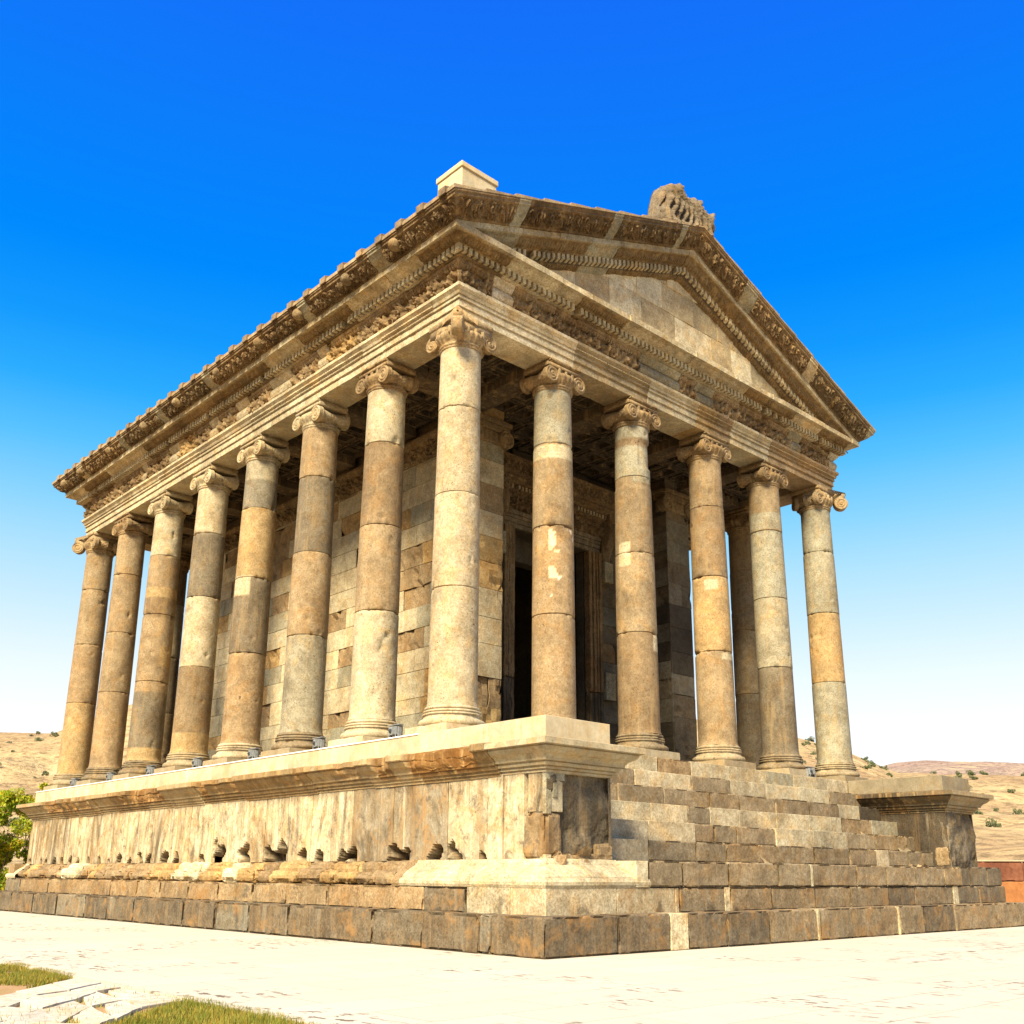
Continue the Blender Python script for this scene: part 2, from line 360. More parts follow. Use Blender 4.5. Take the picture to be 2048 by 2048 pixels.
# sima
PS=[(.60,10.762),(.838,10.766),(.842,10.792),(.852,10.798,1),(.885,10.806,1),(.94,10.832,1),(.99,10.868,1),(1.028,10.91,1),(1.048,10.938),(1.078,10.942),(1.080,10.985),(1.085,10.988),(1.102,10.992),(1.102,11.045),(1.0,11.062),(.7,11.066)]
rg=np.random.default_rng(5)
def simacuts(Ln,seed):
    rg=np.random.default_rng(seed); s=-1.102;r=[];big=True
    while s<Ln+1.102:
        if big: r.append((s,1,jit((.17,.118,.06),.18,rg))); s+=rg.uniform(1.3,2.3)
        else: r.append((s,0,jit(G_ if rg.random()<.6 else P_,.1,rg))); s+=rg.uniform(.18,.4)
        big=not big or rg.random()<.2
    return r
for sd,q,seed,rk in (('left',1,61,0),('right',0,62,0),('front',1,66,SLOPE),('back',0,64,SLOPE)):
    a=Acc(); band(a,sd,PS,ds=.012 if q else .4,h=.012,fixed=simacuts(SIDES[sd][3],seed) if q else None,seed=seed,chip=.08 if q else 0,rake=rk,jumps=.006,joint=.015,cold=(.22,.165,.09),new=G_)
    part(a,'sima',M_carve)
# lion head spouts on the flank sima
def lion_head(acc,c,s=1.):
    n1,n2=13,18; th=np.linspace(0,PI,n1)[:,None]; ph=np.linspace(0,2*PI,n2,endpoint=False)[None]
    x=np.cos(th)*np.ones_like(ph); y=np.sin(th)*np.cos(ph); z=np.sin(th)*np.sin(ph)
    mane=1+.22*np.clip(1-np.abs(x),0,1)*np.abs(np.cos(ph*5))
    r=.105*s*mane*(1+.25*np.clip(x,0,1)**2)
    V=np.stack([-(x*r*1.1),y*r*1.0,z*r*1.05],-1)
    V[...,2]-=np.clip(-V[...,0]-.06*s,0,1)*.25
    V+= (fbm(V+c[1],16,2,4)[...,None]-.5)*.03
    acc.add(V+np.array(c),gridf(n1,n2,wrap=True),jit((.22,.165,.09),.1))
for k,yy in enumerate([.55,1.95,3.55,5.0,6.7,8.6,10.3,12.3,14.2,15.3]):
    a=Acc(); lion_head(a,(-1.0,yy,10.88),.95); part(a,'lion_head_spout',M_carve,smooth=True)
for xx in (.9,2.6,8.3,9.6): pass
# tympanum
def tymp(y,out,name='tympanum'):
    a=Acc(); rg=np.random.default_rng(70)
    for x0,z0,w,h in tymp_blocks(rg):
        nx=max(3,int(w/.08)); nz=max(3,int(h/.08)); e=.007
        xs=np.concatenate([[x0,x0+e],np.linspace(x0+2*e,x0+w-2*e,nx),[x0+w-e,x0+w]]); zs=np.concatenate([[z0,z0+e],np.linspace(z0+2*e,z0+h-2*e,nz),[z0+h-e,z0+h]])
        Xg,Zg=np.meshgrid(xs,zs,indexing='ij')
        ed=np.zeros_like(Xg); ed[0]=ed[-1]=1; ed[:,0]=ed[:,-1]=1
        old=rg.random()<.4
        D=-ed*.02+rg.uniform(-.01,.012)+(fbm(np.stack([Xg,Zg,Xg*0],-1),3,4,5)-.5)*(.06 if old else .008)
        zt=11.02+SLOPE*(.3+np.minimum(Xg,X5-Xg))
        Zc=np.minimum(Zg,zt)
        c=jit((.42,.34,.20) if old else (.60,.52,.34),.12,rg) if rg.random()<.8 else jit((.44,.35,.2),.1,rg)
        V=np.stack([Xg,y+out*D,Zc],-1); a.add(V,gridf(*Xg.shape,flip=out>0),c)
    return part(a,name,M_stone)
def tymp_blocks(rg):
    z=10.74
    for h in (.34,.62,.62,.62,.62):
        x=-.2+rg.uniform(-.3,0)
        while x<X5+.3:
            w=rg.uniform(.5,1.25); yield x,z,w,h; x+=w
        z+=h
tymp(-.385,-1); tymp(Y7+.385,1)
# roof
ROOFTOP=lambda x: 11.05+SLOPE*(1.102+min(x,X5-x))
a=Acc(); RX0,RX1=-1.06,X5+1.06; RY0,RY1=-1.10,Y7+1.10; mx=X5/2
def slab(x0,x1,y0,y1,zb,zt_):
    pass
zl=ROOFTOP(RX0)-.035; zt=ROOFTOP(mx)-.035
a.add([(RX0,RY0,zl),(mx,RY0,zt),(mx,RY1,zt),(RX0,RY1,zl),(RX1,RY0,zl),(RX1,RY1,zl)],np.array([(0,1,2,3),(1,4,5,2)]),T_)
a.add([(RX0+.3,RY0+.3,zl-.12),(mx,RY0+.3,zt-.25),(mx,RY1-.3,zt-.25),(RX0+.3,RY1-.3,zl-.12),(RX1-.3,RY0+.3,zl-.12),(RX1-.3,RY1-.3,zl-.12)],np.array([(3,2,1,0),(2,5,4,1)]),T_)
roof=part(a,'roof',M_stone)
def rtile(acc,xa,xb,y0,y1,lift0,lift1,th,col,mir=False):
    V=[]
    for yy in (y0,y1):
        for (x,lf) in ((xa,lift0),(xb,lift1)):
            zb_=11.05+SLOPE*(1.102+x)
            for dz in (-.02,lf): V.append(((X5-x if mir else x),yy,zb_+dz+(th if dz>0 else 0)))
    f=np.array([(0,1,3,2),(4,6,7,5),(0,4,5,1),(2,3,7,6),(1,5,7,3),(0,2,6,4)])
    acc.add(V,f[:,::-1] if not mir else f,col)
a=Acc();b=a
rows=np.linspace(-1.12,mx,11)
for mir in (False,True):
    for i in range(len(rows)-1):
        rtile(a,rows[i],rows[i+1],-1.115,Y7+1.115,.045,.004,.0,jit((.32,.24,.14),.08),mir)
    y=-.92
    while y<Y7+1.0:
        w=.17
        for i in range(len(rows)-1):
            rtile(b,rows[i]-(.03 if i==0 else 0),rows[i+1],y,y+w,.105,.06,.0,jit((.27,.20,.12),.12),mir)
        y+=.565
part(a,'roof_tiles',M_stone,roof)
# corner acroterion pedestal
a=Acc(); px0,py0,pw,pd=-.20,-.15,.85,.72
rbox(a,(px0,py0,11.2),(px0+pw,py0+pd,11.75),jit(T_,.02),r=.01); rbox(a,(px0+.03,py0+.03,11.75),(px0+pw-.03,py0+pd-.03,12.49),C_,r=.012,amp=.003)
rbox(a,(px0+.005,py0+.005,12.487),(px0+pw-.005,py0+pd-.005,12.59),jit(C_,.02),r=.012)
n=4
a.add([(px0-.03,py0-.03,11.9),(px0+pw+.03,py0-.03,11.9),(px0+pw+.03,py0+pd+.03,11.9),(px0-.03,py0+pd+.03,11.9),(px0+.03,py0+.03,12.08),(px0+pw-.03,py0+.03,12.08),(px0+pw-.03,py0+pd-.03,12.08),(px0+.03,py0+pd-.03,12.08)],np.array([(0,1,5,4),(1,2,6,5),(2,3,7,6),(3,0,4,7)]),C_)
rbox(a,(px0-.03,py0-.03,11.3),(px0+pw+.03,py0+pd+.03,11.9),jit(T_,.05),r=.01)
part(a,'acroterion_pedestal',M_cope)
# carved acroterion on the gable
OUT=[(4.06,12.9),(4.13,13.35),(4.19,13.61),(4.29,13.92),(4.38,14.09),(4.54,14.16),(4.72,14.28),(4.83,14.26),(4.86,14.18),(4.96,14.21),(4.93,14.1),(5.02,14.1),(5.13,14.18),(5.31,14.22),(5.44,14.21),(5.53,14.13),(5.55,14.01),(5.71,14.07),(5.87,14.16),(5.98,14.16),(6.01,14.06),(5.92,13.93),(5.86,13.6),(5.84,13.1)]
def inside(P,poly):
    x,y=P[...,0],P[...,1]; r=np.zeros(x.shape,bool); n=len(poly)
    for i in range(n):
        x1,y1=poly[i];x2,y2=poly[(i+1)%n]
        c=((y1>y)!=(y2>y))&(x<(x2-x1)*(y-y1)/(y2-y1+1e-12)+x1); r^=c
    return r
def distp(P,poly):
    d=np.full(P.shape[:-1],9.)
    n=len(poly)
    for i in range(n):
        a_=np.array(poly[i]);b_=np.array(poly[(i+1)%n]); ab=b_-a_; t=np.clip(((P-a_)@ab)/(ab@ab),0,1); q=a_+t[...,None]*ab; d=np.minimum(d,np.linalg.norm(P-q,axis=-1))
    return d
xs=np.arange(3.95,6.1,.016); zs=np.arange(12.8,14.35,.016); Xg,Zg=np.meshgrid(xs,zs,indexing='ij'); PP=np.stack([Xg,Zg],-1)
RFz=11.05+SLOPE*(1.102+np.minimum(Xg,X5-Xg)); ins=inside(PP,OUT)&(Zg>RFz-.02); dd=distp(PP,OUT); dep=np.where(ins,np.sqrt(np.clip(dd,0,.2)/.2)*.20,0)
car=.13*np.abs(np.cos(Xg*21+np.sin(Zg*7+Xg*2)*1.5))+.12*(fbm(np.stack([Xg,Zg,Xg*0],-1),10,3,2)-.6)
dep=np.where(ins,np.clip(dep+car*np.clip(dd/.03,0,1),0,1),0)
ok_ring=.012
a=Acc(); idx=-np.ones(Xg.shape,int); kk=ins|np.roll(ins,1,0)|np.roll(ins,-1,0)|np.roll(ins,1,1)|np.roll(ins,-1,1)
f=gridf(*Xg.shape); ok=ins.ravel()[f].any(1)
for sg in (-1,1):
    V=np.stack([Xg,-.72+sg*(.082+dep*(1. if sg<0 else .15)),Zg],-1); a.add(V,(f if sg>0 else f[:,::-1])[ok],(.17,.138,.095))
V=np.array(OUT);V[:,1]=np.maximum(V[:,1],11.03+SLOPE*(1.102+np.minimum(V[:,0],X5-V[:,0])));n=len(V); E3=np.concatenate([np.c_[V[:,0],np.full(n,-.80),V[:,1]],np.c_[V[:,0],np.full(n,-.64),V[:,1]]])
a.add(E3,np.array([(i,(i+1)%n,n+(i+1)%n,n+i) for i in range(n)]),(.18,.15,.105))
part(a,'acroterion',M_carve,label='broken carved lion and acanthus sculpture on the gable peak')

# ---------------------------------------------------------------- columns
DR={(0,0):'PPPP',(1,0):'TTTG',(2,0):'BTBG',(3,0):'TOBT',(4,0):'DGGT',(5,0):'GOGG',(0,1):'PTBP',(0,2):'GTDT',(0,3):'TDOG',(0,4):'BPDP',(0,5):'DTTP',(0,6):'TTTT',(0,7):'OTTT'}
EXTRA={(1,0):[(.777,.817,C_)],(2,0):[(.933,.96,B_)],(4,0):[(.827,.891,G_)],(0,2):[(.575,.691,D_)],(0,3):[(.823,.927,GD)],(0,4):[(0,.068,O_)],(0,5):[(.645,.686,O_),(.562,.645,B_),(0,.046,O_),(.264,.356,T_)]}
JN=[.305,.57,.825]
PATCH={(1,0):[(-.25,.25,.59,.64,T_)],(2,0):[(-.9,-.25,.52,.60,P_),(.0,1.3,.80,.86,G_),(.9,1.5,.25,.30,P_)],(3,0):[(-.3,.45,.52,.555,C_),(.5,1.3,.28,.303,C_)],(0,4):[(.2,1.2,.09,.16,B_)],(0,5):[(.3,1.1,.37,.45,O_)],(0,3):[(-1.6,-.2,.5,.57,P_)]}
def shaft(i,j):
    rg=np.random.default_rng(100+i*11+j)
    code=DR.get((i,j)) or ''.join(rg.choice(list('TTBGD'),4))
    jn=[x+rg.uniform(-.006,.006) for x in JN]; cut=[0]+jn+[1]
    zz=[]
    for k in range(4):
        a_,b_=cut[k]*5.75,cut[k+1]*5.75
        zz+=[a_+.0005,a_+.005,a_+.010]+list(np.linspace(a_+.018,b_-.018,int((b_-a_)/.04)))+[b_-.010,b_-.005,b_-.0005]
    zz=np.array(zz); seg=72 if (i==0 or j==0) else 32
    rad=RB+(RT-RB)*(zz/5.75)+.006*np.sin(PI*zz/5.75)
    rad=rad+np.where(zz<.1,.02*(1-zz/.1)**2,0)
    gap=np.zeros_like(zz)
    for q in jn: gap=np.maximum(gap,np.clip(1.6-np.abs(zz-q*5.75)/.006,0,1))
    th=np.arange(seg)*2*PI/seg; T,Z=np.meshgrid(th,zz); 
    r=np.repeat(rad[:,None],seg,1)-gap[:,None]*(.012+.03*np.clip(fbm(np.stack([np.cos(T)*.35+i*7.7,np.sin(T)*.35+j*3.3,Z*0],-1),3,2,57)-.35,0,1))
    Pn=np.stack([np.cos(T)*.35+i*7.7,np.sin(T)*.35+j*3.3,Z],-1)
    nj=fbm(Pn,9,3,7)
    for q in jn:
        dz=np.abs(Z-q*5.75+ (nj-.5)*.02); r-=np.clip(1-dz/.035,0,1)*np.clip(nj-.55,0,1)*.30
    r-=np.clip(fbm(Pn,5,4,17)-.72,0,1)*.35
    jog=np.zeros_like(Z); colr=np.zeros(Z.shape+(3,))
    for k in range(4):
        m=(Z>=cut[k]*5.75)&(Z<=cut[k+1]*5.75); colr[m]=jit(.8*np.array(PAL[code[k]])+.2*np.array((.29,.24,.155)),.05,rg); jog[m]=rg.uniform(-.006,.006)
    for (a_,b_,c) in EXTRA.get((i,j),[]): colr[(Z>a_*5.75)&(Z<b_*5.75)]=.8*np.array(c)+.2*np.array((.29,.24,.155))
    # view facing angle for patches
    va=math.atan2(-11.49-CY[j],-9.41-CX[i]); rel=(T-va+PI)%(2*PI)-PI
    for (a_,b_,z0,z1,c) in PATCH.get((i,j),[]): colr[(rel>a_)&(rel<b_)&(Z>z0*5.75)&(Z<z1*5.75)]=c
    if (i,j)==(2,0): jog[(Z>.79*5.75)]-=.012; jog[(rel>.4)&(Z>.86*5.75)&(Z<.95*5.75)]-=.03
    if (i,j)==(1,0):
        m=fbm(Pn,2.2,3,40); w=(m+.5*fbm(Pn,9,3,41)>.80)&(Z>.31*5.75)&(Z<.56*5.75)&(rel>-.2)&(rel<1.4); colr[w]=(.75,.63,.45); jog[w]-=.012
    r=r+jog
    V=np.stack([r*np.cos(T),r*np.sin(T),Z+ZB],-1)
    a=Acc(); a.add(V,gridf(len(zz),seg,wrap=True),colr.reshape(-1,3))
    return a
def base_mesh(col,worn):
    a=Acc(); pr=[(.492,2.925)]
    for t in np.linspace(-1,1,9)*PI/2: pr.append((.448+.05*math.cos(t),2.975+.052*math.sin(t)))
    pr+=[(.440,3.03),(.425,3.05),(.418,3.07),(.425,3.085)]
    for c,rr,w in ((3.102,.424,.017),(3.143,.418,.017)):
        for t in np.linspace(-1,1,6)*PI/2: pr.append((rr+w*math.cos(t),c+w*math.sin(t)))
        pr.append((rr-.006,c+w+.003))
    pr+=[(.402,3.168)]
    for t in np.linspace(-1,1,6)*PI/2: pr.append((.392+.024*math.cos(t),3.193+.024*math.sin(t)))
    pr+=[(.388,3.222),(.386,ZB+.001)]
    def dz(T,z,r):
        P3=np.stack([np.cos(T),np.sin(T),z*3],-1); return (-np.clip(fbm(P3,2.4,4,int(worn*100))-.56,0,1)*.45*worn if worn else 0)+(fbm(P3,8,2,1)-.5)*.006
    lathe(a,pr,56,col,dispf=dz)
    return a
def spiral(acc,cen,nrm,up,R0,col,th=.045,sg=1,back=False):
    """volute disc with a carved spiral, facing nrm"""
    nrm=np.array(nrm,float);up=np.array(up,float);rt=np.cross(up,nrm)
    nr,nt=14,30; r=np.linspace(0,1,nr)[:,None]; t=np.arange(nt)[None]*2*PI/nt
    ph=r*2.6+sg*t/(2*PI); h=.5+.5*np.cos(2*PI*ph); h=np.where(r<.17,1.6,h); h=h*.022*np.clip(r*3+.3,0,1)
    h=np.where(r>.97,-.0,h)
    x=r*R0*np.cos(t);y=r*R0*np.sin(t)
    V=np.array(cen)+x[...,None]*rt+y[...,None]*up+(h)[...,None]*nrm
    acc.add(V.reshape(-1,3),gridf(nr,nt,wrap=True),col)
    # rim
    V=[];
    for d in (0,-th,-th*2):
        for k in range(nt):
            rr=R0*(1 if d!=-th else 1.0); V.append(np.array(cen)+rr*math.cos(k*2*PI/nt)*rt+rr*math.sin(k*2*PI/nt)*up+d*nrm)
    acc.add(V,gridf(3,nt,wrap=True),col)
def bolster(acc,c0,c1,R0,col,seed,leaf):
    c0=np.array(c0,float);c1=np.array(c1,float);ax=c1-c0;Ln=np.linalg.norm(ax);ax/=Ln; u=np.array((0,0,1.));v=np.cross(ax,u)
    n,nt=26,28; s=np.linspace(0,1,n)[:,None];t=np.arange(nt)[None]*2*PI/nt
    r=R0*(.62+.38*np.abs(2*s-1)**1.6)+0*t
    r=r+leaf*.016*np.cos(t*9)*np.clip(1-np.abs(2*s-1)*.6,0,1)*np.sign(np.cos(s*18)) - np.where(np.abs(s-.5)<.05,.012,0)
    V=c0+ax*(s*Ln)[...,None]+(r*np.cos(t))[...,None]*u+(r*np.sin(t))[...,None]*v
    if leaf: V=V+(fbm(V+seed,14,2,3)[...,None]-.5)*.03
    acc.add(V,gridf(n,nt,wrap=True,flip=True),col)
def echinus(acc,col,leaf):
    pr=[(RT,ZT-.001),(RT+.012,ZT+.01),(RT+.022,ZT+.025),(RT+.012,ZT+.04),(RT+.014,ZT+.045),(RT+.032,ZT+.06),(RT+.034,ZT+.075),(RT+.014,ZT+.092),(RT+.012,ZT+.10),(RT+.03,ZT+.13),(RT+.06,ZT+.17),(RT+.085,ZT+.21),(RT+.09,ZT+.25),(RT+.05,ZT+.30)]
    def dz(T,z,r): return np.where((z>ZT+.11)&(z<ZT+.29),(np.abs(np.cos(T*12))-.5)*.03,0)+leaf*(fbm(np.stack([np.cos(T),np.sin(T),z*3],-1),9,2,1)-.5)*.02
    lathe(acc,pr,96,col,dispf=dz)
VZ=9.20;VR=.152;HV=.335;FV=.335
def capital_mesh(kind,col,leaf,seed):
    """kind 'y': scroll faces look along -y/+y; corners: (sx,sy) outward diagonal"""
    a=Acc(); echinus(a,col,leaf)
    if kind=='y':
        for sx in (-1,1):
            for sy in (-1,1): spiral(a,(sx*HV,sy*FV,VZ),(0,sy,0),(0,0,1),VR,col,sg=sx*sy)
            bolster(a,(sx*HV,-FV+.02,VZ),(sx*HV,FV-.02,VZ),VR*.97,col,seed,leaf)
        for sy in (-1,1):
            n=13
            for q in range(n-1): # canal between the scrolls, sagging lip
                x0=-HV+2*HV*q/(n-1);x1=-HV+2*HV*(q+1)/(n-1); zb=lambda x:9.27-.05*(1-(x/HV)**2)
                lo_=min(zb(x0),zb(x1))
                box(a,(x0,min(sy*.28,sy*.315),lo_),(x1,max(sy*.28,sy*.315),9.40),col)
            box(a,(-HV-.06,min(sy*.30,sy*.345),9.35),(HV+.06,max(sy*.30,sy*.345),9.405),col)
        rbox(a,(-.42,-.31,9.36),(.42,.31,9.44),col,r=.02,amp=.006*leaf,step=.06)
        rbox(a,(-.38,-.355,9.438),(.38,.355,9.503),np.array(col)*.95,r=.018,amp=.008*leaf+.002,chip=.06*leaf,step=.05)
        if leaf:
            for sy in (-1,1):
                for x in (-.16,0,.16): rbox(a,(x-.035,sy*.33-.02,9.22),(x+.035,sy*.33+.03,9.36),col,r=.03,amp=.012,step=.03)
    else:
        sx,sy=kind
        # two outer faces with one plain scroll each, one diagonal scroll between them
        spiral(a,(-sx*HV,sy*FV,VZ),(0,sy,0),(0,0,1),VR,col,sg=-sx*sy); bolster(a,(-sx*HV,-.0,VZ),(-sx*HV,sy*(FV-.02),VZ),VR*.97,col,seed,leaf)
        spiral(a,(sx*FV,-sy*HV,VZ),(sx,0,0),(0,0,1),VR,col,sg=sx*sy); bolster(a,(0,-sy*HV,VZ),(sx*(FV-.02),-sy*HV,VZ),VR*.97,col,seed,leaf)
        spiral(a,(-sx*HV,-sy*HV,VZ),(-sx*.7071,-sy*.7071,0),(0,0,1),VR,col)
        dg=np.array([sx,sy,0])/math.sqrt(2); nr=np.array([sy,-sx,0])/math.sqrt(2); c=dg*.60+np.array([0,0,VZ-.0])
        for s_ in (-1,1): spiral(a,c+nr*s_*.075,nr*s_,(0,0,1),VR*1.02,col,th=.0375,sg=s_)
        bolster(a,c-nr*.07,c+nr*.07,VR,col,seed,1)
        # neck joining the horn
        V=[]
        for w in (-.07,.07):
            for (q,zz) in ((.30,9.22),(.46,9.22),(.70,9.33),(.70,9.44),(.30,9.44)): V.append(dg*q+nr*w+np.array([0,0,zz]))
        a.add(V,[np.array([(4,3,2,1,0),(5,6,7,8,9)]),np.array([(0,1,6,5),(1,2,7,6),(2,3,8,7),(3,4,9,8)])],col)
        box(a,(-.36,-.36,9.26),(.36,.36,9.41),col)
        rbox(a,(-.38,-.38,9.40),(.38,.38,9.503),col,r=.02,amp=.006,step=.05,chip=.04)
        V=[(sx*.36,sy*-.1,9.405),(sx*.36,sy*.36,9.405),(sx*.52,sy*.52,9.405),(sx*-.1,sy*.36,9.405)]
        V+= [(x,y,9.485) for x,y,_ in V]
        a.add(V,np.array([(0,1,5,4),(1,2,6,5),(2,3,7,6),(0,3,7,4),(0,2,6,4)]),col)
        for f_ in ((0,sy),(sx,0)):
            for q in (-.15,0.,.15):
                x=(q if f_[0]==0 else f_[0]*.36); y=(q if f_[1]==0 else f_[1]*.36); rbox(a,(x-.035,y-.035,9.20),(x+.035,y+.035,9.34),col,r=.03,amp=.012,step=.03)
    return a
def mesh_from(acc,name,mat,smooth):
    o=acc.out(name,mat,None,smooth); me=o.data; bpy.data.objects.remove(o); return me
CAPM={}
for nm,cl,lf,sd in (('old',(.27,.195,.105),1,1),('new',(.40,.34,.22),0,2)): CAPM['y',nm]=mesh_from(capital_mesh('y',cl,lf,sd),'capital',M_carve,True)
BASM={0:mesh_from(base_mesh(P_,0),'column_base',M_col,True),1:mesh_from(base_mesh((.20,.16,.10),.6),'column_base',M_col,True),2:mesh_from(base_mesh((.33,.275,.175),.25),'column_base',M_col,True)}
BK={(0,0):0,(0,1):0,(0,2):1,(0,3):0,(0,4):2,(0,5):1,(0,6):1,(0,7):2,(1,0):0,(2,0):1,(3,0):2,(4,0):1,(5,0):2}
NEWCAP={(0,2),(0,3),(0,4),(0,5)}
def column(i,j):
    x,y=CX[i],CY[j]; a=shaft(i,j)
    o=a.out('column',M_col,temple,True); o.location=(x,y,0)
    def sub(me,name,rz=0):
        s=bpy.data.objects.new(name,me); COL.objects.link(s); s.parent=o; s.rotation_euler=(0,0,rz); return s
    corner=(i in(0,5)) and (j in (0,7))
    if corner:
        sx=-1 if i==0 else 1; sy=-1 if j==0 else 1
        sub(mesh_from(capital_mesh((sx,sy),(.32,.24,.135),1,i+j),'capital',M_carve,True),'capital')
    else: sub(CAPM['y','new' if (i,j) in NEWCAP else 'old'],'capital',R(90) if i in (0,5) and j not in(0,7) else 0)
    sub(BASM[BK.get((i,j),2)],'column_base',R(37*(i+2*j)))
    p=Acc(); cl={(0,0):P_,(0,1):C_,(1,0):P_}.get((i,j),jit((.33,.27,.17),.15)); rbox(p,(-.49,-.49,ZS-.01),(.49,.49,2.928),cl,r=.008,amp=.003,chip=.03)
    p.out('plinth',M_smooth,o)
    # continuous low kerb between plinths is part of the stylobate
for i in range(6):
    for j in range(8):
        if i in (0,5) or j in (0,7): column(i,j)

# ---------------------------------------------------------------- podium
# core (keeps light out of the inside)
a=Acc(); box(a,(L+.42,F+2.05,.02),(RR-.2,BB-.2,ZS-.004),D_); box(a,(L+.42,F+.1,.02),(L+WW-.06,0,ZS-.03),D_); box(a,(RR-WW+.06,F+.06,.02),(RR-.06,0,ZS-.03),T_)
pod=part(a,'podium',M_stone)
def course(name,y0s,plane,axis_,z0,z1,depth,cols,mat,r=.014,amp=.005,chip=.03,step=.12,parent=pod,acc=None,kw={}):
    pass
def blocks_x(acc,edges,cols,yf,depth,z0,z1,sgn=-1,**kw):
    for k in range(len(edges)-1):
        c=cols[k]; old=c in 'BDTgKOS'
        dd=rng.uniform(-.012,.012) if old else 0
        y0,y1=(yf+dd,yf+depth) if sgn<0 else (yf-depth,yf+dd)
        rbox(acc,(edges[k]+.005,y0,z0+.004),(edges[k+1]-.005,y1,z1-rng.uniform(0,.008)),jit(PAL[c],.09),r=.022 if old else .007,amp=.012 if old else .002,chip=.26 if old else 0.,step=.05 if old else .2,seed=k+int(z0*100),**kw)
def blocks_y(acc,edges,cols,xf,depth,z0,z1,sgn=-1,**kw):
    for k in range(len(edges)-1):
        c=cols[k]; old=c in 'BDTgKOS'
        dd=rng.uniform(-.01,.01) if old else 0
        x0,x1=(xf+dd,xf+depth) if sgn<0 else (xf-depth,xf+dd)
        rbox(acc,(x0,edges[k]+.006,z0+.004),(x1,edges[k+1]-.006,z1-rng.uniform(0,.008)),jit(PAL[c],.09),r=.028 if old else .008,amp=.014 if old else .002,chip=.25 if old else 0.,step=.06 if old else .2,seed=k+int(z0*100)+50,**kw)
# bottom course
x0=L-O1;x1=RR+O1;yf=F-O1;yb=BB+O1
a=Acc()
blocks_x(a,[x0,-.06,.89,1.24,2.05,3.01,4.24,4.31,5.21,6.64,6.70,7.52,8.66,x1],'DDCDDBCBBCBDB'.replace('B','S'),yf,.9,0,Z1)
e=[yf+.9,-2.13,-1.06,0.,2.09,3.26,4.34,5.47,7.49,8.7,9.83,11.37,12.8,14.24,yb]
blocks_y(a,e,'gDDDDgDDDDgDDD',x0,.7,0,Z1)
box(a,(x0+.65,yb-.6,0),(x1,yb,Z1-.01),D_); box(a,(x1-.6,yf+.85,0),(x1-.004,yb-.6,Z1-.012),D_)
part(a,'bottom_course',M_low,pod)
# second course
a=Acc(); x0=L-O2;x1=RR+O2;yf2=F-O2;yb2=BB+O2
blocks_x(a,[x0,.28,1.41,1.49,2.48,2.61,3.6,4.77,5.79,7.01,7.95,9.41,9.6,10.49,x1],'PPCBCBBBBDBCDD'.replace('B','S'),yf2,.6,Z1-.02,Z2)
e=[yf2+.6,-1.51,-.64,1.60,2.75,3.77,4.93,6.04,7.17,8.2,9.45,10.43,11.54,12.95,14.81,yb2]
blocks_y(a,e,'PDTTTTTTTTTTTTg',x0,.55,Z1-.02,Z2)
box(a,(x0+.5,yb2-.6,Z1-.02),(x1,yb2,Z2-.01),D_); box(a,(x1-.6,yf2+.55,Z1-.02),(x1-.004,yb2-.6,Z2-.012),D_)
part(a,'second_course',M_low,pod)
# podium moulded base, die, cornice: bands on the podium outline
#
SIDES['pleft']=((L,F),(0,1),(-1,0),BB-F,True); SIDES['pfl']=((L,F),(1,0),(0,-1),WW,False); SIDES['pin']=((L+WW,F),(0,1),(1,0),-F-.55,False)
SIDES['qfr']=((RR-WW,F),(1,0),(0,-1),WW,False); SIDES['qin']=((RR-WW,F),(0,1),(-1,0),-F-.55,True); SIDES['pright']=((RR,F),(0,1),(1,0),BB-F,False); SIDES['pback']=((L,BB),(1,0),(0,1),RR-L,True)
PB=[(-.1,Z2-.01),(.325,Z2-.005),(.342,Z2+.03),(.345,Z2+.065),(.325,Z2+.10),(.29,Z2+.105),(.285,Z2+.125),(.26,Z2+.15),(.20,Z2+.20),(.12,Z2+.245),(.085,Z2+.26),(.08,Z2+.285),(.05,Z2+.29),(.03,Z3),(-.1,Z3+.006)]
def broke_base(S,OF,Z):
    m=np.clip((S-2.45)/.12,0,1)*(S<BB-F+O3-.7)
    p=np.stack([S,OF*0,Z],-1); n=fbm(p,1.6,4,77); n2=fbm(np.stack([S,OF,Z],-1),7,3,78)
    nz=fbm(np.stack([S,OF*0,OF*0],-1),1.3,2,79)
    OFn=np.where(OF>.05,.05+(OF-.05)*(.72+.45*(n-.35))+(n2-.5)*.12-np.clip(n-.58,0,1)*.9,OF)
    return OF*(1-m)+OFn*m, Z+(n2-.5)*.05*m*(OF>.05), 0*m
a=Acc(); ec=[(0,1,T_)]
rg=np.random.default_rng(8); fx=[(-.4,0,C_),(1.0,0,P_),(2.45,1,jit(T_,.1,rg))]; s=2.5
band(a,'pleft',[(p[0],p[1],2 if 3<=k<=10 else 0) for k,p in enumerate(PB)],ds=.035,h=.03,fixed=fx,seed=81,amp=.0,joint=.02,srange=(-.345,2.62))
s=2.55
while s<BB-F-.35:
    w_=min(rg.uniform(.35,1.15),BB-F-.3-s); cl=jit(O_ if rg.random()<.4 else (C_ if rg.random()<.3 else T_),.15,rg); y_=F+s; top=Z3-rg.uniform(0,.03)
    rbox(a,(L-.33+rg.uniform(-.01,.06),y_+.008,Z2+rg.uniform(-.005,.01)),(L+.1,y_+w_-.008,Z2+.19+rg.uniform(-.02,.03)),cl,r=.075,amp=.05,chip=.10,step=.03,seed=int(s*10),nf=5)
    rbox(a,(L-.17+rg.uniform(-.02,.05),y_+.004,Z2+.02),(L+.1,y_+w_-.004,top),np.array(cl)*rg.uniform(.9,1.1),r=.10,amp=.03,chip=.06,step=.03,seed=int(s*10)+3,nf=5)
    s+=w_
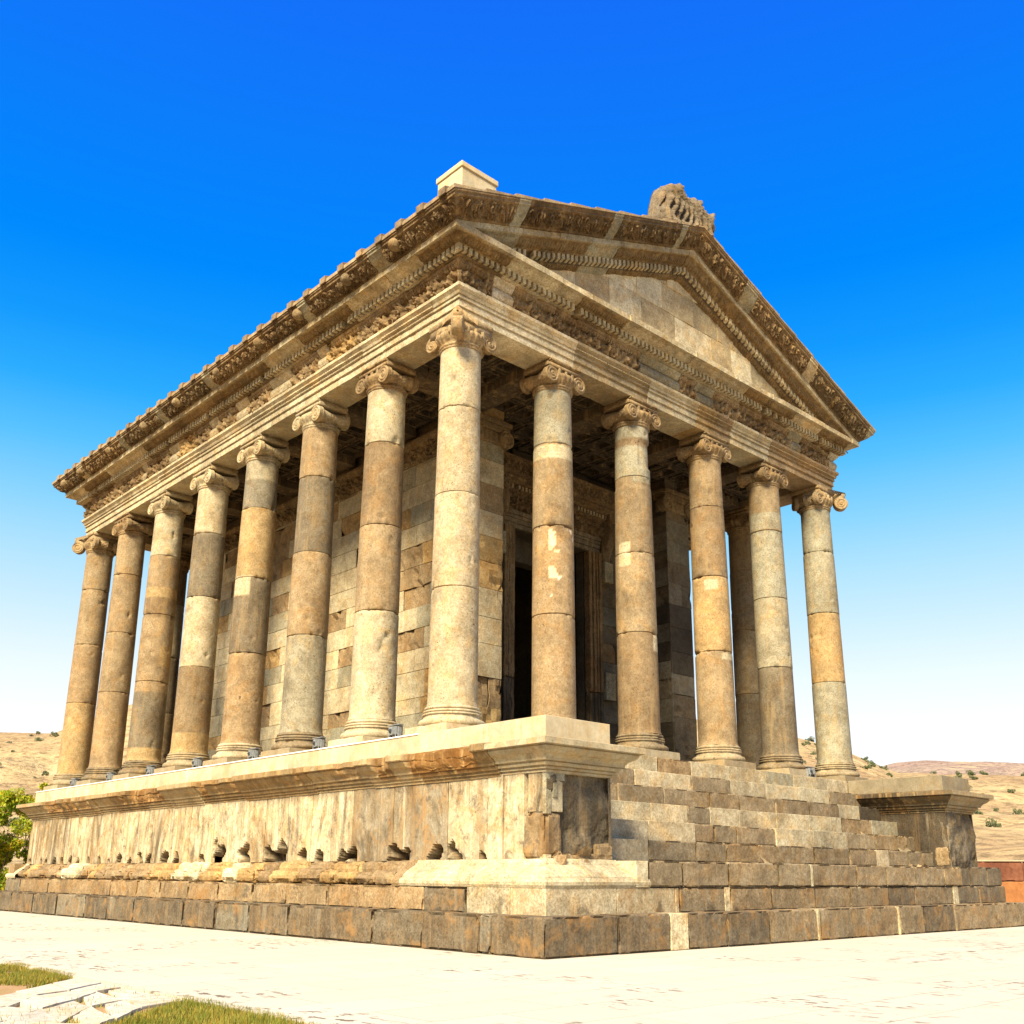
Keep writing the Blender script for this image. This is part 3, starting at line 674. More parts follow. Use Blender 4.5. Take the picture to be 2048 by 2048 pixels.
band(a,'pleft',PB,ds=.1,srange=(BB-F-.32,BB-F+.345),fixed=[(0,0,C_)],seed=84)
band(a,'pfl',PB,ds=.1,fixed=[(-.4,0,C_),(.5,0,P_)],seed=82); band(a,'pin',PB,ds=.1,seed=83,ext=(None,.10),fixed=[(-.4,0,P_)])
part(a,'podium_base_moulding',M_stone,pod)
a=Acc(); 
blocks_x(a,[RR-WW-.35,RR-WW+.1,RR-.35,RR+.30],'DDD',F-.30,.4,Z2-.01,Z3+.01); blocks_y(a,[F,1.5,4,7,10,13,BB+.3],'DTDTDT',RR+.3,.4,Z2-.01,Z3,sgn=1)
box(a,(L-.3,BB-.1,Z2-.01),(RR+.3,BB+.3,Z3-.005),T_)
part(a,'rough_base_course',M_stone,pod)
# die: flank of tall stained slabs with broken feet
DJ=[-2.2,-1.82,-1.52,-.71,.51,1.53,2.66,3.32,4.1,4.93,5.92,6.85,7.6,8.42,9.1,9.9,10.65,11.45,12.28,13.27,14.0,14.57,BB]
CAV=[(-1.42,.06),(-.83,.13),(-.45,.14),(.21,.1),(.47,.13),(1.49,.13),(1.75,.1),(2.39,.11),(2.85,.13),(3.57,.2),(3.94,.15),(4.76,.18),(5.7,.24),(6.29,.1),(7.36,.12),(7.86,.14),(8.56,.12),(8.98,.13),(9.46,.09),(10.0,.12),(10.52,.08),(11.06,.1),(11.66,.09),(12.24,.08),(12.72,.11),(13.23,.09),(13.69,.1),(14.22,.09),(14.58,.08),(15.34,.1)]
a=Acc(); rg=np.random.default_rng(4)
def slabface(acc,s0,s1,z0,z1,fn,col,dsx=.03,old=True,rough=.02,cav=(),flip=False):
    e=.010; n=max(3,int((s1-s0)/dsx)); m=max(3,int((z1-z0)/.03))
    xs=np.concatenate([[s0,s0+e],np.linspace(s0+2*e,s1-2*e,n),[s1-e,s1]]); zs=np.linspace(z0,z1,m)
    S,Z=np.meshgrid(xs,zs,indexing='ij'); D=(fbm(np.stack([S,Z,S*0],-1),2.5,4,9)-.5)*rough
    D[0]-=.05;D[-1]-=.05
    D[0]-=.03*fbm(np.stack([S[0],Z[0],Z[0]*0],-1),6,2,3); 
    C=np.tile(np.array(col,float),S.shape+(1,))
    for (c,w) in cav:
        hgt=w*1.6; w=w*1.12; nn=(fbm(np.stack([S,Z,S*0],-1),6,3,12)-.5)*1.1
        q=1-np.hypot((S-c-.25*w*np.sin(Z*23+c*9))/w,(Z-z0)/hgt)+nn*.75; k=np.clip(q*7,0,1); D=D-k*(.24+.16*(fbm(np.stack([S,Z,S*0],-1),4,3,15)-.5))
        k2=np.clip(q*9,0,1)[...,None]; C=C*(1-k2)+np.array((.10,.072,.042))*k2  # broken brown stone, coloured darker still as shade inside the hollow
    acc.add(fn(S,Z,D),gridf(*S.shape,flip=flip),C.reshape(-1,3))
for k in range(len(DJ)-1):
    cl=jit((.50,.43,.285),.09,rg)
    if k in(2,): cl=P_
    if k in (3,4): cl=jit((.27,.235,.165),.05,rg)
    kw=dict(rough=.006,old=False) if k==1 else {}
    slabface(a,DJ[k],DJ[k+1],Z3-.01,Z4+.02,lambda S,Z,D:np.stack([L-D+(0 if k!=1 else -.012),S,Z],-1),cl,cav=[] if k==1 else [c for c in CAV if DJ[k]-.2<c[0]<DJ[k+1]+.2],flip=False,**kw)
# corner: two dressed blocks above a rough boulder
blocks_y(a,[F-.0,F+.32],'P',L+.004,.3,Z3+.55,Z4+.02); 
rbox(a,(L-.012,F+.0,Z3+.0),(L+.3,F+.40,Z3+.56),jit(T_,.02),r=.07,amp=.022,chip=.08,step=.03,seed=3)
box(a,(L+.02,F+.42,Z2+.02),(L+.45,BB-.05,Z3-.012),T_); part(a,'podium_wall',M_die,pod)
a=Acc(); slabface(a,L,L+WW,Z3,Z4+.02,lambda S,Z,D:np.stack([S,F+.03-D*1.5,Z],-1),(.115,.098,.068),rough=.13)
box(a,(L,F-.002,Z3),(L+.09,F+.1,Z3+.05),C_)
rbox(a,(L,F-.006,Z4-.09),(L+WW*.28,F+.06,Z4+.01),G_,r=.008); rbox(a,(L,F-.006,Z4-.5),(L+.09,F+.06,Z4-.09),G_,r=.008); rbox(a,(L+.12,F-.012,Z4-.3),(L+.2,F+.05,Z4-.12),G_,r=.01)
rbox(a,(L+.1,F-.012,Z3-.01),(L+WW,F+.06,Z3+.07),T_,r=.02,amp=.015,chip=.2,step=.04); rbox(a,(L+WW-.32,F-.02,Z3+.02),(L+WW+.01,F+.08,Z3+.2),T_,r=.05,amp=.02,chip=.05,step=.03)
slabface(a,F,-.4,Z3,Z4+.02,lambda S,Z,D:np.stack([L+WW+D,S,Z],-1),(.2,.165,.11),flip=True)
part(a,'pier_front',M_dark,pod,label='rough broken dark stone face of the near stair pier')
a=Acc(); slabface(a,RR-WW,RR,Z3,Z4+.02,lambda S,Z,D:np.stack([S,F+.02-D*2,Z],-1),(.14,.118,.082),rough=.10)
rbox(a,(RR-WW-.012,F+.0,Z3),(RR-WW+.22,F+.3,Z3+.40),T_,r=.05,amp=.03,chip=.06,step=.03,seed=9)
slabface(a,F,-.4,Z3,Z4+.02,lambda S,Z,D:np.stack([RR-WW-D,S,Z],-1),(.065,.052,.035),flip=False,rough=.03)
slabface(a,F,BB,Z3,Z4+.02,lambda S,Z,D:np.stack([RR+D,S,Z],-1),(.2,.165,.11),flip=True)
slabface(a,L,RR,Z3,Z4+.02,lambda S,Z,D:np.stack([S,BB+D,Z],-1),(.2,.165,.11),flip=False)
part(a,'far_pier_wall',M_dark,pod,label='dark stained wall of the far stair pier')
# cornice
PC=[(-.1,Z4-.005),(.016,Z4),(.016,Z4+.028),(.006,Z4+.032),(.006,Z4+.038),(.045,Z4+.04),(.045,Z4+.068),(.034,Z4+.072),(.034,Z4+.078),(.08,Z4+.080),(.095,Z4+.11),(.095,Z4+.118),(.082,Z4+.122),(.082,Z4+.130),(.13,Z4+.134),(.135,Z4+.165,2),(.17,Z4+.20,2),(.22,Z4+.225,2),(.262,Z4+.27,2),(.268,Z4+.285),(.255,Z4+.288),(.255,Z4+.300),(.318,Z4+.302),(.3242,Z4+.308),(.3242,Z5-.006),(.315,Z5),(.0,Z5+.035),(-.1,Z5+.036)]
BR=[(-1.5,-.04,.9),(.33,.75,.8),(4.8,4.99,.7),(5.94,6.25,.8),(7.78,9.3,.85),(9.5,9.72,.5),(11.37,12.1,.6),(12.2,12.5,.9),(12.65,12.9,.9),(13.1,14.11,.8),(1.15,1.7,.45),(2.7,2.85,.4),(5.3,5.6,.35)]
def broke_corn(S,OF,Z):
    s=S+F; m=np.zeros_like(S)
    n=fbm(np.stack([S,OF,Z],-1),5,4,31); 
    for (b0,b1,k) in BR: m=np.maximum(m,k*np.clip((s-b0)/.04,0,1)*np.clip((b1-s)/.04,0,1))
    lim=.04+.20*fbm(np.stack([S,S*0,Z*2],-1),2.2,3,33)
    OFn=np.where(OF>lim,lim+(OF-lim)*.15+(n-.5)*.10,OF)
    return OF*(1-m)+OFn*m, Z+np.where(OF>.15,(n-.6)*.10,0)*m, np.clip(m*np.clip((OF-.06)/.05,0,1),0,1)
rg=np.random.default_rng(18)
def cf(s0,s1,first,lo=.8,hi=1.6):
    r=[(s0,0,first)];s=s0+rg.uniform(lo,hi)
    while s<s1: r.append((s,0,jit((.38,.295,.165) if rg.random()<.6 else (.26,.18,.085),.12,rg)));s+=rg.uniform(lo,hi)
    return r
a=Acc(); band(a,'pleft',PC,ds=.025,h=.03,fixed=cf(-.33,BB-F,(.40,.345,.225)),seed=91,broken=broke_corn,jumps=.012)
band(a,'pfl',PC,ds=.1,h=.03,fixed=[(-.33,0,(.40,.345,.225))],seed=92); band(a,'pin',PC,ds=.1,fixed=cf(-.33,2,(.36,.30,.19)),ext=(None,1.9),seed=93)
part(a,'podium_cornice',M_corn,pod)
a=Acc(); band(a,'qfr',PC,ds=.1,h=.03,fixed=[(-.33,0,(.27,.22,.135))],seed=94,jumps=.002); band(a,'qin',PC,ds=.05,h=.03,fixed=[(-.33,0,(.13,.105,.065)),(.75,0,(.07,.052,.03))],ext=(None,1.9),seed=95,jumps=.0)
band(a,'pright',PC,ds=.3,h=.1,seed=96); band(a,'pback',PC,ds=.3,h=.1,seed=97)
part(a,'podium_cornice',M_corn,pod)
# coping blocks (stylobate edge)
a=Acc(); e=[F,F+1.18,-.95,-.05,1.0,1.72,2.6,3.5,4.4,5.3,6.2,7.3,8.2,9.1,10.2,11.2,12.1,13.1,14.3,BB]
zc=Z5+.03
for k in range(len(e)-1): rbox(a,(L,e[k]+.002,zc),(L+(WW if k<2 and e[k]<-.5 else .9),e[k+1]-.002,ZS),jit(C_ if k%3 else P_,.05),r=.006,amp=.0015,step=.4,seed=k)
part(a,'coping',M_cope,pod)
a=Acc()
for k,(u,v) in enumerate(((F,-1.35),(-1.35,-.585))): rbox(a,(RR-WW,u+.002,zc),(RR,v-.002,ZS),jit((.24,.20,.13),.04),r=.008,amp=.002,step=.4)
rbox(a,(RR-.9,-.585,zc),(RR,BB,ZS),T_,r=.01,step=1.); rbox(a,(L+.9,BB-.9,zc),(RR-.9,BB,ZS),T_,r=.01,step=1.)
part(a,'coping',M_smooth,pod)
# stairs
stair=Acc(); box(stair,(L+WW-.05,-.45,Z3),(RR-WW+.05,-.3,ZS-.01),T_)
stair=part(stair,'stairs',M_stone)
zs=[Z2]+[Z3+(ZS-Z3)*k/6 for k in range(0,7)]
ST={3:([L+WW+.05,.67+.2,1.56,2.58,3.79,4.66,4.73,6.02,6.97,7.99,9.09,RR-WW-.33],'CDBBBCBBBBT',-2.914),
4:([L+WW,.92,1.68,2.73,3.47,4.86,5.9,7.01,7.93,8.38,9.14,RR-WW],'PPBBTDDDPDD',-2.25),
5:([L+WW,1.23,2.09,3.18,3.65,4.23,5.32,6.45,7.56,8.6,9.77,RR-WW],'PPPBBBPPDTD',-1.92),
6:([L+WW,1.66,2.56,3.45,4.02,4.8,5.88,6.9,8.01,9.12,RR-WW],'PPPBPPPPTG',-1.58),
7:([L+WW,1.5,2.21,3.3,4.46,5.3,6.38,7.48,8.54,9.3,RR-WW],'BBDBDDDDPK',-1.25),
8:([L+WW,1.3,2.27,3.0,4.43,5.54,6.64,7.71,8.79,RR-WW],'TPBPDPPPD',-.915),
9:([L+WW,2.2,3.21,3.98,4.89,5.97,7.14,8.09,9.32,RR-WW],'TPPTPPGPP',-.58)}
for k,(e,c,yf_) in ST.items():
    a=Acc(); blocks_x(a,e,c.replace('D','B').replace('B','S'),yf_,.75,zs[k-3]-.0,zs[k-2]); part(a,'step',M_stone,stair)

# ---------------------------------------------------------------- naos
NX0,NX1,NY0,NY1=2.10,8.70,2.13,12.85; NT_=.80; DY=3.3; ZC=9.74
def ashlar(acc,s0,s1,fn,flip,rows,seed,colw,hi=1.3):
    rg=np.random.default_rng(seed); z=ZS
    for h in rows:
        s=s0
        while s<s1-.01:
            w=min(rg.uniform(.45,hi),s1-s); 
            if s1-s-w<.25: w=s1-s
            c=rg.choice(list(colw)); old=c in 'BDTO'; rec=rg.uniform(0,.05) if old and rg.random()<.35 else rg.uniform(0,.006)
            e=.006; n=max(3,int(w/.09)); m=max(3,int(h/.09))
            xs=np.concatenate([[s,s+e],np.linspace(s+2*e,s+w-2*e,n),[s+w-e,s+w]]); zz=np.concatenate([[z,z+e],np.linspace(z+2*e,z+h-2*e,m),[z+h-e,z+h]])
            S,Z=np.meshgrid(xs,zz,indexing='ij'); ed=np.zeros_like(S); ed[0]=ed[-1]=1; ed[:,0]=ed[:,-1]=1
            n_=fbm(np.stack([S,Z,S*0+seed],-1),3.,4,seed)
            D=-rec-ed*.018+(n_-.5)*(.05 if old else .004)-(np.clip(fbm(np.stack([S,Z,S*0],-1),6,3,seed+9)-.6,0,1)*.35 if old else 0)
            acc.add(fn(S,Z,D),gridf(*S.shape,flip=flip),jit(PAL[c],.08,rg)); s+=w
        z+=h
RWS=[.98,.30,.52,.43,.40,.43,.42,.42,.44,.42,.42,.43,.42,.5]
naos=Acc(); box(naos,(NX0+.12,NY0+.12,ZS),(NX0+NT_-.12,NY1,ZC),D_); box(naos,(NX1-NT_+.12,NY0+.12,ZS),(NX1-.12,NY1,ZC),D_); box(naos,(NX0+.3,NY1-.7,ZS),(NX1-.3,NY1-.1,ZC),D_)
naos=part(naos,'naos',M_stone)
def nw(nm,*args,mat=M_stone):
    a=Acc(); ashlar(a,*args); return part(a,nm,mat,naos)
nw('naos_wall',NY0,NY1,lambda S,Z,D:np.stack([NX0-D,S,Z],-1),False,RWS,201,'PPPPCPGGGTTO')
nw('naos_wall',NY0,NY1,lambda S,Z,D:np.stack([NX1+D,S,Z],-1),True,RWS,202,'PGTTB')
nw('naos_wall',NX0,NX1,lambda S,Z,D:np.stack([S,NY1+D,Z],-1),False,RWS,203,'PGTTB')
nw('anta',NX0,NX0+NT_,lambda S,Z,D:np.stack([S,NY0-D,Z],-1),True,[.98,.55,.62,.5,.55,.52,.5,.5,.55,.5,.52,.72],204,'PGGPPTO')
nw('anta',NX1-NT_,NX1,lambda S,Z,D:np.stack([S,NY0-D,Z],-1),True,[1.4,.5,.45,.5,.55,.52,.5,.5,.5,.5,.52,.55],205,'gDsDDg')  # right anta stones darkened in colour to stand for porch shade
nw('naos_wall',NY0,DY,lambda S,Z,D:np.stack([NX0+NT_+D,S,Z],-1),True,RWS,206,'sDDg')
nw('naos_wall',NY0,DY,lambda S,Z,D:np.stack([NX1-NT_-D,S,Z],-1),False,RWS,207,'gsgDsD')  # both inner porch walls carry the shade in their dark stone colours
DX0,DX1,DZ=4.25,6.49,7.88
def doorwall():
    a=Acc()
    ashlar(a,NX0+NT_,DX0,lambda S,Z,D:np.stack([S,DY-D,Z],-1),True,RWS,208,'sDDBs'); ashlar(a,DX1,NX1-NT_,lambda S,Z,D:np.stack([S,DY-D,Z],-1),True,RWS,209,'ggDDBs')  # door wall colours darkened to paint in the dimness of the porch
    box(a,(DX0-.02,DY+.02,DZ),(DX1+.02,DY+.34,ZC),PORCH_DIM); box(a,(NX0+NT_-.05,DY+.14,ZS),(DX0,DY+.34,ZC-.01),PORCH_DIM); box(a,(DX1,DY+.14,ZS),(NX1-NT_+.05,DY+.34,ZC-.01),PORCH_DIM)
    box(a,(DX0-.4,DY+.5,DZ-.5),(DX1+.4,DY+.79,DZ+.3),PORCH_DIM)
    return part(a,'door_wall',M_stone,naos)
doorwall()
a=Acc()
def jamb(acc,xi,sg,z0,z1,col,new=False):
    w=0
    for (ww,pr) in ((.10,.06),(.10,.085),(.06,.10),(.10,.125)):
        xa=xi+sg*w;xb=xi+sg*(w+ww); rbox(acc,(min(xa,xb)+.002,DY-pr,z0),(max(xa,xb)-.002,DY+.1,z1),col,r=.012,amp=.012,chip=.12,step=.05,seed=int(w*100)); w+=ww
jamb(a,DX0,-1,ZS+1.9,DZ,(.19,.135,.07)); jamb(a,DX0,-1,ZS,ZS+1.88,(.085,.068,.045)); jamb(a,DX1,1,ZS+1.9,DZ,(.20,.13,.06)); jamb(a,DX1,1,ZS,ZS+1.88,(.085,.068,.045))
rbox(a,(DX1+.4,DY-.16,4.55),(DX1+.72,DY+.1,5.15),G_,r=.01)
for (dz,pr) in ((0,.055),(.10,.085),(.20,.10),(.27,.125)): rbox(a,(DX0-.36,DY-pr,DZ+dz+.002),(DX1+.36,DY+.1,DZ+dz+(.1 if dz!=.2 else .07)-.002),(.16,.13,.085),r=.01,amp=.004,step=.1)
frame=part(a,'door_frame',M_carve,naos)
SIDES['door']=((DX0-.45,DY),(1,0),(0,-1),DX1-DX0+.9,False)
a=Acc(); band(a,'door',[(-.1,DZ+.37),(.10,DZ+.375,2),(.17,DZ+.45,2),(.17,DZ+.60,2),(.11,DZ+.68),(.13,DZ+.69,3),(.18,DZ+.74,3),(.19,DZ+.86),(.30,DZ+.87),(.36,DZ+.90,3),(.40,DZ+.97),(.46,DZ+.98),(.46,DZ+1.08,1),(.56,DZ+1.26),(.60,DZ+1.27),(.60,DZ+1.32),(-.1,DZ+1.35)],ds=.025,h=.02,seed=300,cold=(.15,.105,.055),new=GD,pcarve=.85,chip=.06)
dc=0
dentils(a,'door',.17,.28,DZ+.765,DZ+.86,.10,.058,np.array([-1,9.]),[(1,(-.38,-.36,-.24))]); part(a,'door_cornice',M_carve,naos)
for sg,xc in ((-1,DX0-.52),(1,DX1+.52)):
    a=Acc(); rows_=[]
    n=20; t=np.linspace(0,1,n)[:,None]; u=np.linspace(-1,1,15)[None]
    pr=.16+.20*np.sin(t*PI*.9+.5)**2+.03*np.abs(np.cos(u*7+t*4)); z=8.78-t*1.15+0*u
    V=np.stack([xc+u*.15*(1-.25*t),DY-pr*np.sqrt(np.clip(1-u**4*.9,0,1)),z],-1); a.add(V,gridf(n,15,flip=True),(.15,.108,.06))
    spiral(a,(xc,DY-.36,8.68),(0,-1,0),(0,0,1),.15,(.15,.108,.06)); rbox(a,(xc-.14,DY-.2,7.2),(xc+.14,DY+.05,7.68),G_,r=.02,amp=.01)
    part(a,'door_console',M_carve,naos,smooth=True)
# anta capitals and the carved top course of the naos walls
for xa in (NX0,NX1-NT_):
    a=Acc(); cl=(.20,.15,.085)
    for sx in (0,1): spiral(a,(xa+(.0 if sx==0 else NT_),NY0-.08,9.08),(0,-1,0),(0,0,1),.19,cl,th=.1,sg=1-2*sx)
    rbox(a,(xa-.1,NY0-.08,9.18),(xa+NT_+.1,NY0+.3,9.32),cl,r=.03,amp=.012,step=.04); rbox(a,(xa-.12,NY0-.12,9.32),(xa+NT_+.12,NY0+.3,9.42),cl,r=.02,amp=.01,step=.05); rbox(a,(xa-.03,NY0-.05,8.92),(xa+NT_+.03,NY0+.3,9.18),cl,r=.03,amp=.02,step=.04)
    part(a,'anta_capital',M_carve,naos)
SIDES['nleft']=((NX0,NY0),(0,1),(-1,0),NY1-NY0,True); SIDES['nright']=((NX1,NY0),(0,1),(1,0),NY1-NY0,False)
for sd in('nleft','nright'):
    a=Acc(); band(a,sd,[(-.05,8.85),(.02,8.86),(.03,8.9,2),(.06,9.0,2),(.07,9.12,2),(.05,9.2),(.07,9.21,3),(.12,9.29),(.14,9.3),(.14,9.36),(-.05,9.37)],ds=.03,h=.025,seed=310,cold=(.20,.15,.085),new=G_,pcarve=.85,chip=.1,ext=(0,NY1-NY0)); part(a,'wall_crown_moulding',M_carve,naos)
# ceiling with beams and coffers
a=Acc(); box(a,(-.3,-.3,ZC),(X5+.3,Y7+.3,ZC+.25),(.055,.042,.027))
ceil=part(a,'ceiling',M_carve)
def beam(x0,x1,y0,y1):
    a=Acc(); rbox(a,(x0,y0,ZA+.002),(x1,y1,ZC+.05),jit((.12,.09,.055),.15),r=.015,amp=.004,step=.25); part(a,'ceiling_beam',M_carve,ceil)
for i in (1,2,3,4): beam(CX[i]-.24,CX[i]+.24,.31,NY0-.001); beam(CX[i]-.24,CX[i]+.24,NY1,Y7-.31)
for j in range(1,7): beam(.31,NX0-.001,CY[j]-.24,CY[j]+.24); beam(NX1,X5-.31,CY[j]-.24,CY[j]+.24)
def coffers(x0,x1,y0,y1):
    a=Acc(); nx=max(1,round((x1-x0)/.62)); ny=max(1,round((y1-y0)/.62)); w=(x1-x0)/nx;h=(y1-y0)/ny
    for i in range(nx):
        for j in range(ny):
            cx,cy=x0+(i+.5)*w,y0+(j+.5)*h
            for q,(s_,dz) in enumerate(((.48,.06),(.36,.09),)):
                u,v=w*s_,h*s_; t_=.05
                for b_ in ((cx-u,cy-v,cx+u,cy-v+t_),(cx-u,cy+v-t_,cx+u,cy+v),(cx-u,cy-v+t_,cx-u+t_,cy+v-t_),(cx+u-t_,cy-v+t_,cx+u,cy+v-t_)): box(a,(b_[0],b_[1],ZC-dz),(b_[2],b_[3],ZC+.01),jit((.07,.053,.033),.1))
    part(a,'coffers',M_carve,ceil)
xb=[.31]+[v for i in (1,2,3,4) for v in (CX[i]-.24,CX[i]+.24)]+[X5-.31]
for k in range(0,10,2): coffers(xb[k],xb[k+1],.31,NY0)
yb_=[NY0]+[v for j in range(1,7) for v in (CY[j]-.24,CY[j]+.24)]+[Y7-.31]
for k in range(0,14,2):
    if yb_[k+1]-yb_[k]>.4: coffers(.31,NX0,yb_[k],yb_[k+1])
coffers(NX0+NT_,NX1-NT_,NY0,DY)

# ---------------------------------------------------------------- floodlights and conduit on the stylobate edge
M_al=simple('floodlight_aluminium',(.22,.23,.225),.5,.1,.25,30); M_bk=simple('floodlight_dark_body',(.05,.055,.06),.5,.2); M_gl=simple('floodlight_glass',(.03,.035,.04),.1)
def floodlight(x,y,z,rz,label):
    t=empty('floodlight',(x,y,z),rz); tag(t,label,'floodlight','floodlights along the stylobate edge')
    a=Acc(); box(a,(-.09,-.05,.05),(.09,.06,.17),(1,1,1))
    a.add([(-.105,.06,.035),(.105,.06,.035),(.105,.06,.19),(-.105,.06,.19),(-.09,.02,.05),(.09,.02,.05),(.09,.02,.17),(-.09,.02,.17)],np.array([(0,1,2,3),(4,7,6,5),(0,4,5,1),(1,5,6,2),(2,6,7,3),(3,7,4,0)]),(1,1,1))
    h=part(a,'housing',M_al,t)
    b=Acc()
    for k in range(6): q=.0+k*.014; box(b,(.0+q,-.068,.055),(.006+q,-.0502,.165),(1,1,1))
    part(b,'cooling_fins',M_al,h)
    c=Acc(); lathe(c,[(0,-.0),(.028,0),(.03,.02),(.014,.022),(.012,.035),(0,.035)],16,(1,1,1)); o=part(c,'cable_gland',M_bk,h); o.location=(-.045,-.05,.11); o.rotation_euler=(R(90),0,0)
    d=Acc()
    for s_ in (-1,1):
        d.add([(s_*.1,-.03,0),(s_*.1,.03,0),(s_*.112,.03,.16),(s_*.112,-.03,.16),(s_*.115,-.03,0),(s_*.115,.03,0),(s_*.127,.03,.16),(s_*.127,-.03,.16)],np.array([(0,1,2,3),(7,6,5,4),(0,3,7,4),(1,5,6,2),(2,6,7,3)]),(1,1,1))
        V=[(s_*.10,-.055,.0),(s_*.10,-.048,.0),(s_*.045,-.048,.12),(s_*.045,-.055,.12),(s_*.088,-.055,.0),(s_*.088,-.048,.0),(s_*.033,-.048,.12),(s_*.033,-.055,.12)]
        d.add(V,np.array([(0,1,2,3),(7,6,5,4),(0,3,7,4),(1,5,6,2)]),(1,1,1))
    box(d,(-.127,-.03,.0),(.127,.03,.007),(1,1,1)); box(d,(-.15,-.035,.19),(.15,.05,.20),(1,1,1))
    part(d,'bracket',M_al,t)
    e=Acc(); box(e,(-.085,.0605,.05),(.085,.064,.175),(1,1,1)); part(e,'glass',M_gl,t)
ORD=['small grey floodlight on the stylobate edge just left of the near corner column','small floodlight between the second and third flank columns from the near corner','small floodlight between the third and fourth flank columns from the near corner','small floodlight between the fourth and fifth flank columns from the near corner','small floodlight between the fifth and sixth flank columns from the near corner','small floodlight between the sixth and seventh flank columns from the near corner','small floodlight between the two farthest flank columns']
for k,y in enumerate((.72,2.80,4.93,7.09,9.18,11.25,13.38)): floodlight(-.49,y,ZS+.014,R(-90),ORD[k])
floodlight(8.85,-.50,ZS+.002,R(0),'small grey floodlight on the top step left of the rightmost front column')
a=Acc(); rbox(a,(L-.014,.0,ZS-.012),(L+.035,BB,ZS+.008),(1,1,1),r=.004,amp=.0,step=2.)
tag(a.out('cable_conduit',simple('conduit_plastic',(.75,.72,.66),.5)),'thin pale cable conduit running along the stylobate edge below the flank columns','cable conduit')

# ---------------------------------------------------------------- ground
def gmat():
    m,t,b=NT('earth_ground'); g=nd(t,'ShaderNodeNewGeometry').outputs['Position']; n=noise(t,g,1.3,6,.65); n2=noise(t,g,14,5,.7); n3=noise(t,g,.9,4,.6,.5)
    c=mixc(t,ramp(t,n,.35,.65),(.27,.155,.065),(.38,.25,.125)); c=mixc(t,ramp(t,n2,.35,.7,0,.6),c,(.26,.15,.06)); c=mixc(t,ramp(t,n3,.5,.62,0,.6),c,(.20,.20,.05))
    t.links.new(c,b.inputs['Base Color']); b.inputs['Roughness'].default_value=.95
    bn=nd(t,'ShaderNodeBump');bn.inputs['Strength'].default_value=.6;bn.inputs['Distance'].default_value=.02;t.links.new(n2,bn.inputs['Height']);t.links.new(bn.outputs[0],b.inputs['Normal']); return m
def pmat():
    m,t,b=NT('pale_paving'); g=nd(t,'ShaderNodeNewGeometry').outputs['Position']
    br=nd(t,'ShaderNodeTexBrick'); t.links.new(g,br.inputs['Vector']); br.inputs['Scale'].default_value=1.; br.inputs['Brick Width'].default_value=1.15; br.inputs['Row Height'].default_value=.62; br.inputs['Mortar Size'].default_value=.006; br.inputs['Mortar Smooth'].default_value=.4
    br.inputs['Color1'].default_value=(.49,.45,.355,1);br.inputs['Color2'].default_value=(.455,.415,.325,1);br.inputs['Mortar'].default_value=(.26,.205,.13,1)
    n=noise(t,g,.6,5,.6); c=mixc(t,ramp(t,n,.35,.7,0,.6),br.outputs['Color'],(.44,.39,.30))
    v=noise(t,scaled(t,g,(2.6,1.1,1)),4.5,4,.6,.3); pm=noise(t,g,.45,3,.6); k=math_(t,'MULTIPLY',ramp(t,v,.565,.60),ramp(t,pm,.52,.58)); c=mixc(t,math_(t,'MULTIPLY',k,.9),c,(.10,.075,.05))
    f=noise(t,g,30,4,.7); c=mixc(t,ramp(t,f,.3,.75,0,.35),c,mixc(t,1.,c,(.8,.74,.64),'MULTIPLY'))
    t.links.new(c,b.inputs['Base Color']); b.inputs['Roughness'].default_value=.9
    bn=nd(t,'ShaderNodeBump');bn.inputs['Strength'].default_value=.35;bn.inputs['Distance'].default_value=.01;t.links.new(f,bn.inputs['Height']);t.links.new(bn.outputs[0],b.inputs['Normal']); return m
a=Acc(); xs=np.concatenate([[-2500,-600,-120,-40,-20],np.arange(-14,-5.6,.12),[-3,10,30,60,160,600,2500]]); ys=np.concatenate([[-2500,-500,-80,-25],np.arange(-14,4,.12),[8,20,40,80,200,600,2500]])
Xg,Yg=np.meshgrid(xs,ys,indexing='ij'); Pg=np.stack([Xg,Yg,Xg*0],-1); near=(Xg>-15)&(Xg<-5.9)&(Yg>-15)&(Yg<5)
Z=-.035+np.where(near,(fbm(Pg,2.2,4,3)-.5)*.05,0); a.add(np.stack([Xg,Yg,Z],-1),gridf(*Xg.shape,flip=True),(1,1,1))
tag(a.out('ground',gmat(),None,True),kind='structure')
a=Acc(); box(a,(-5.76,-30,-.10),(24,17.5,0.),(1,1,1)); tag(a.out('paving',pmat()),kind='structure')
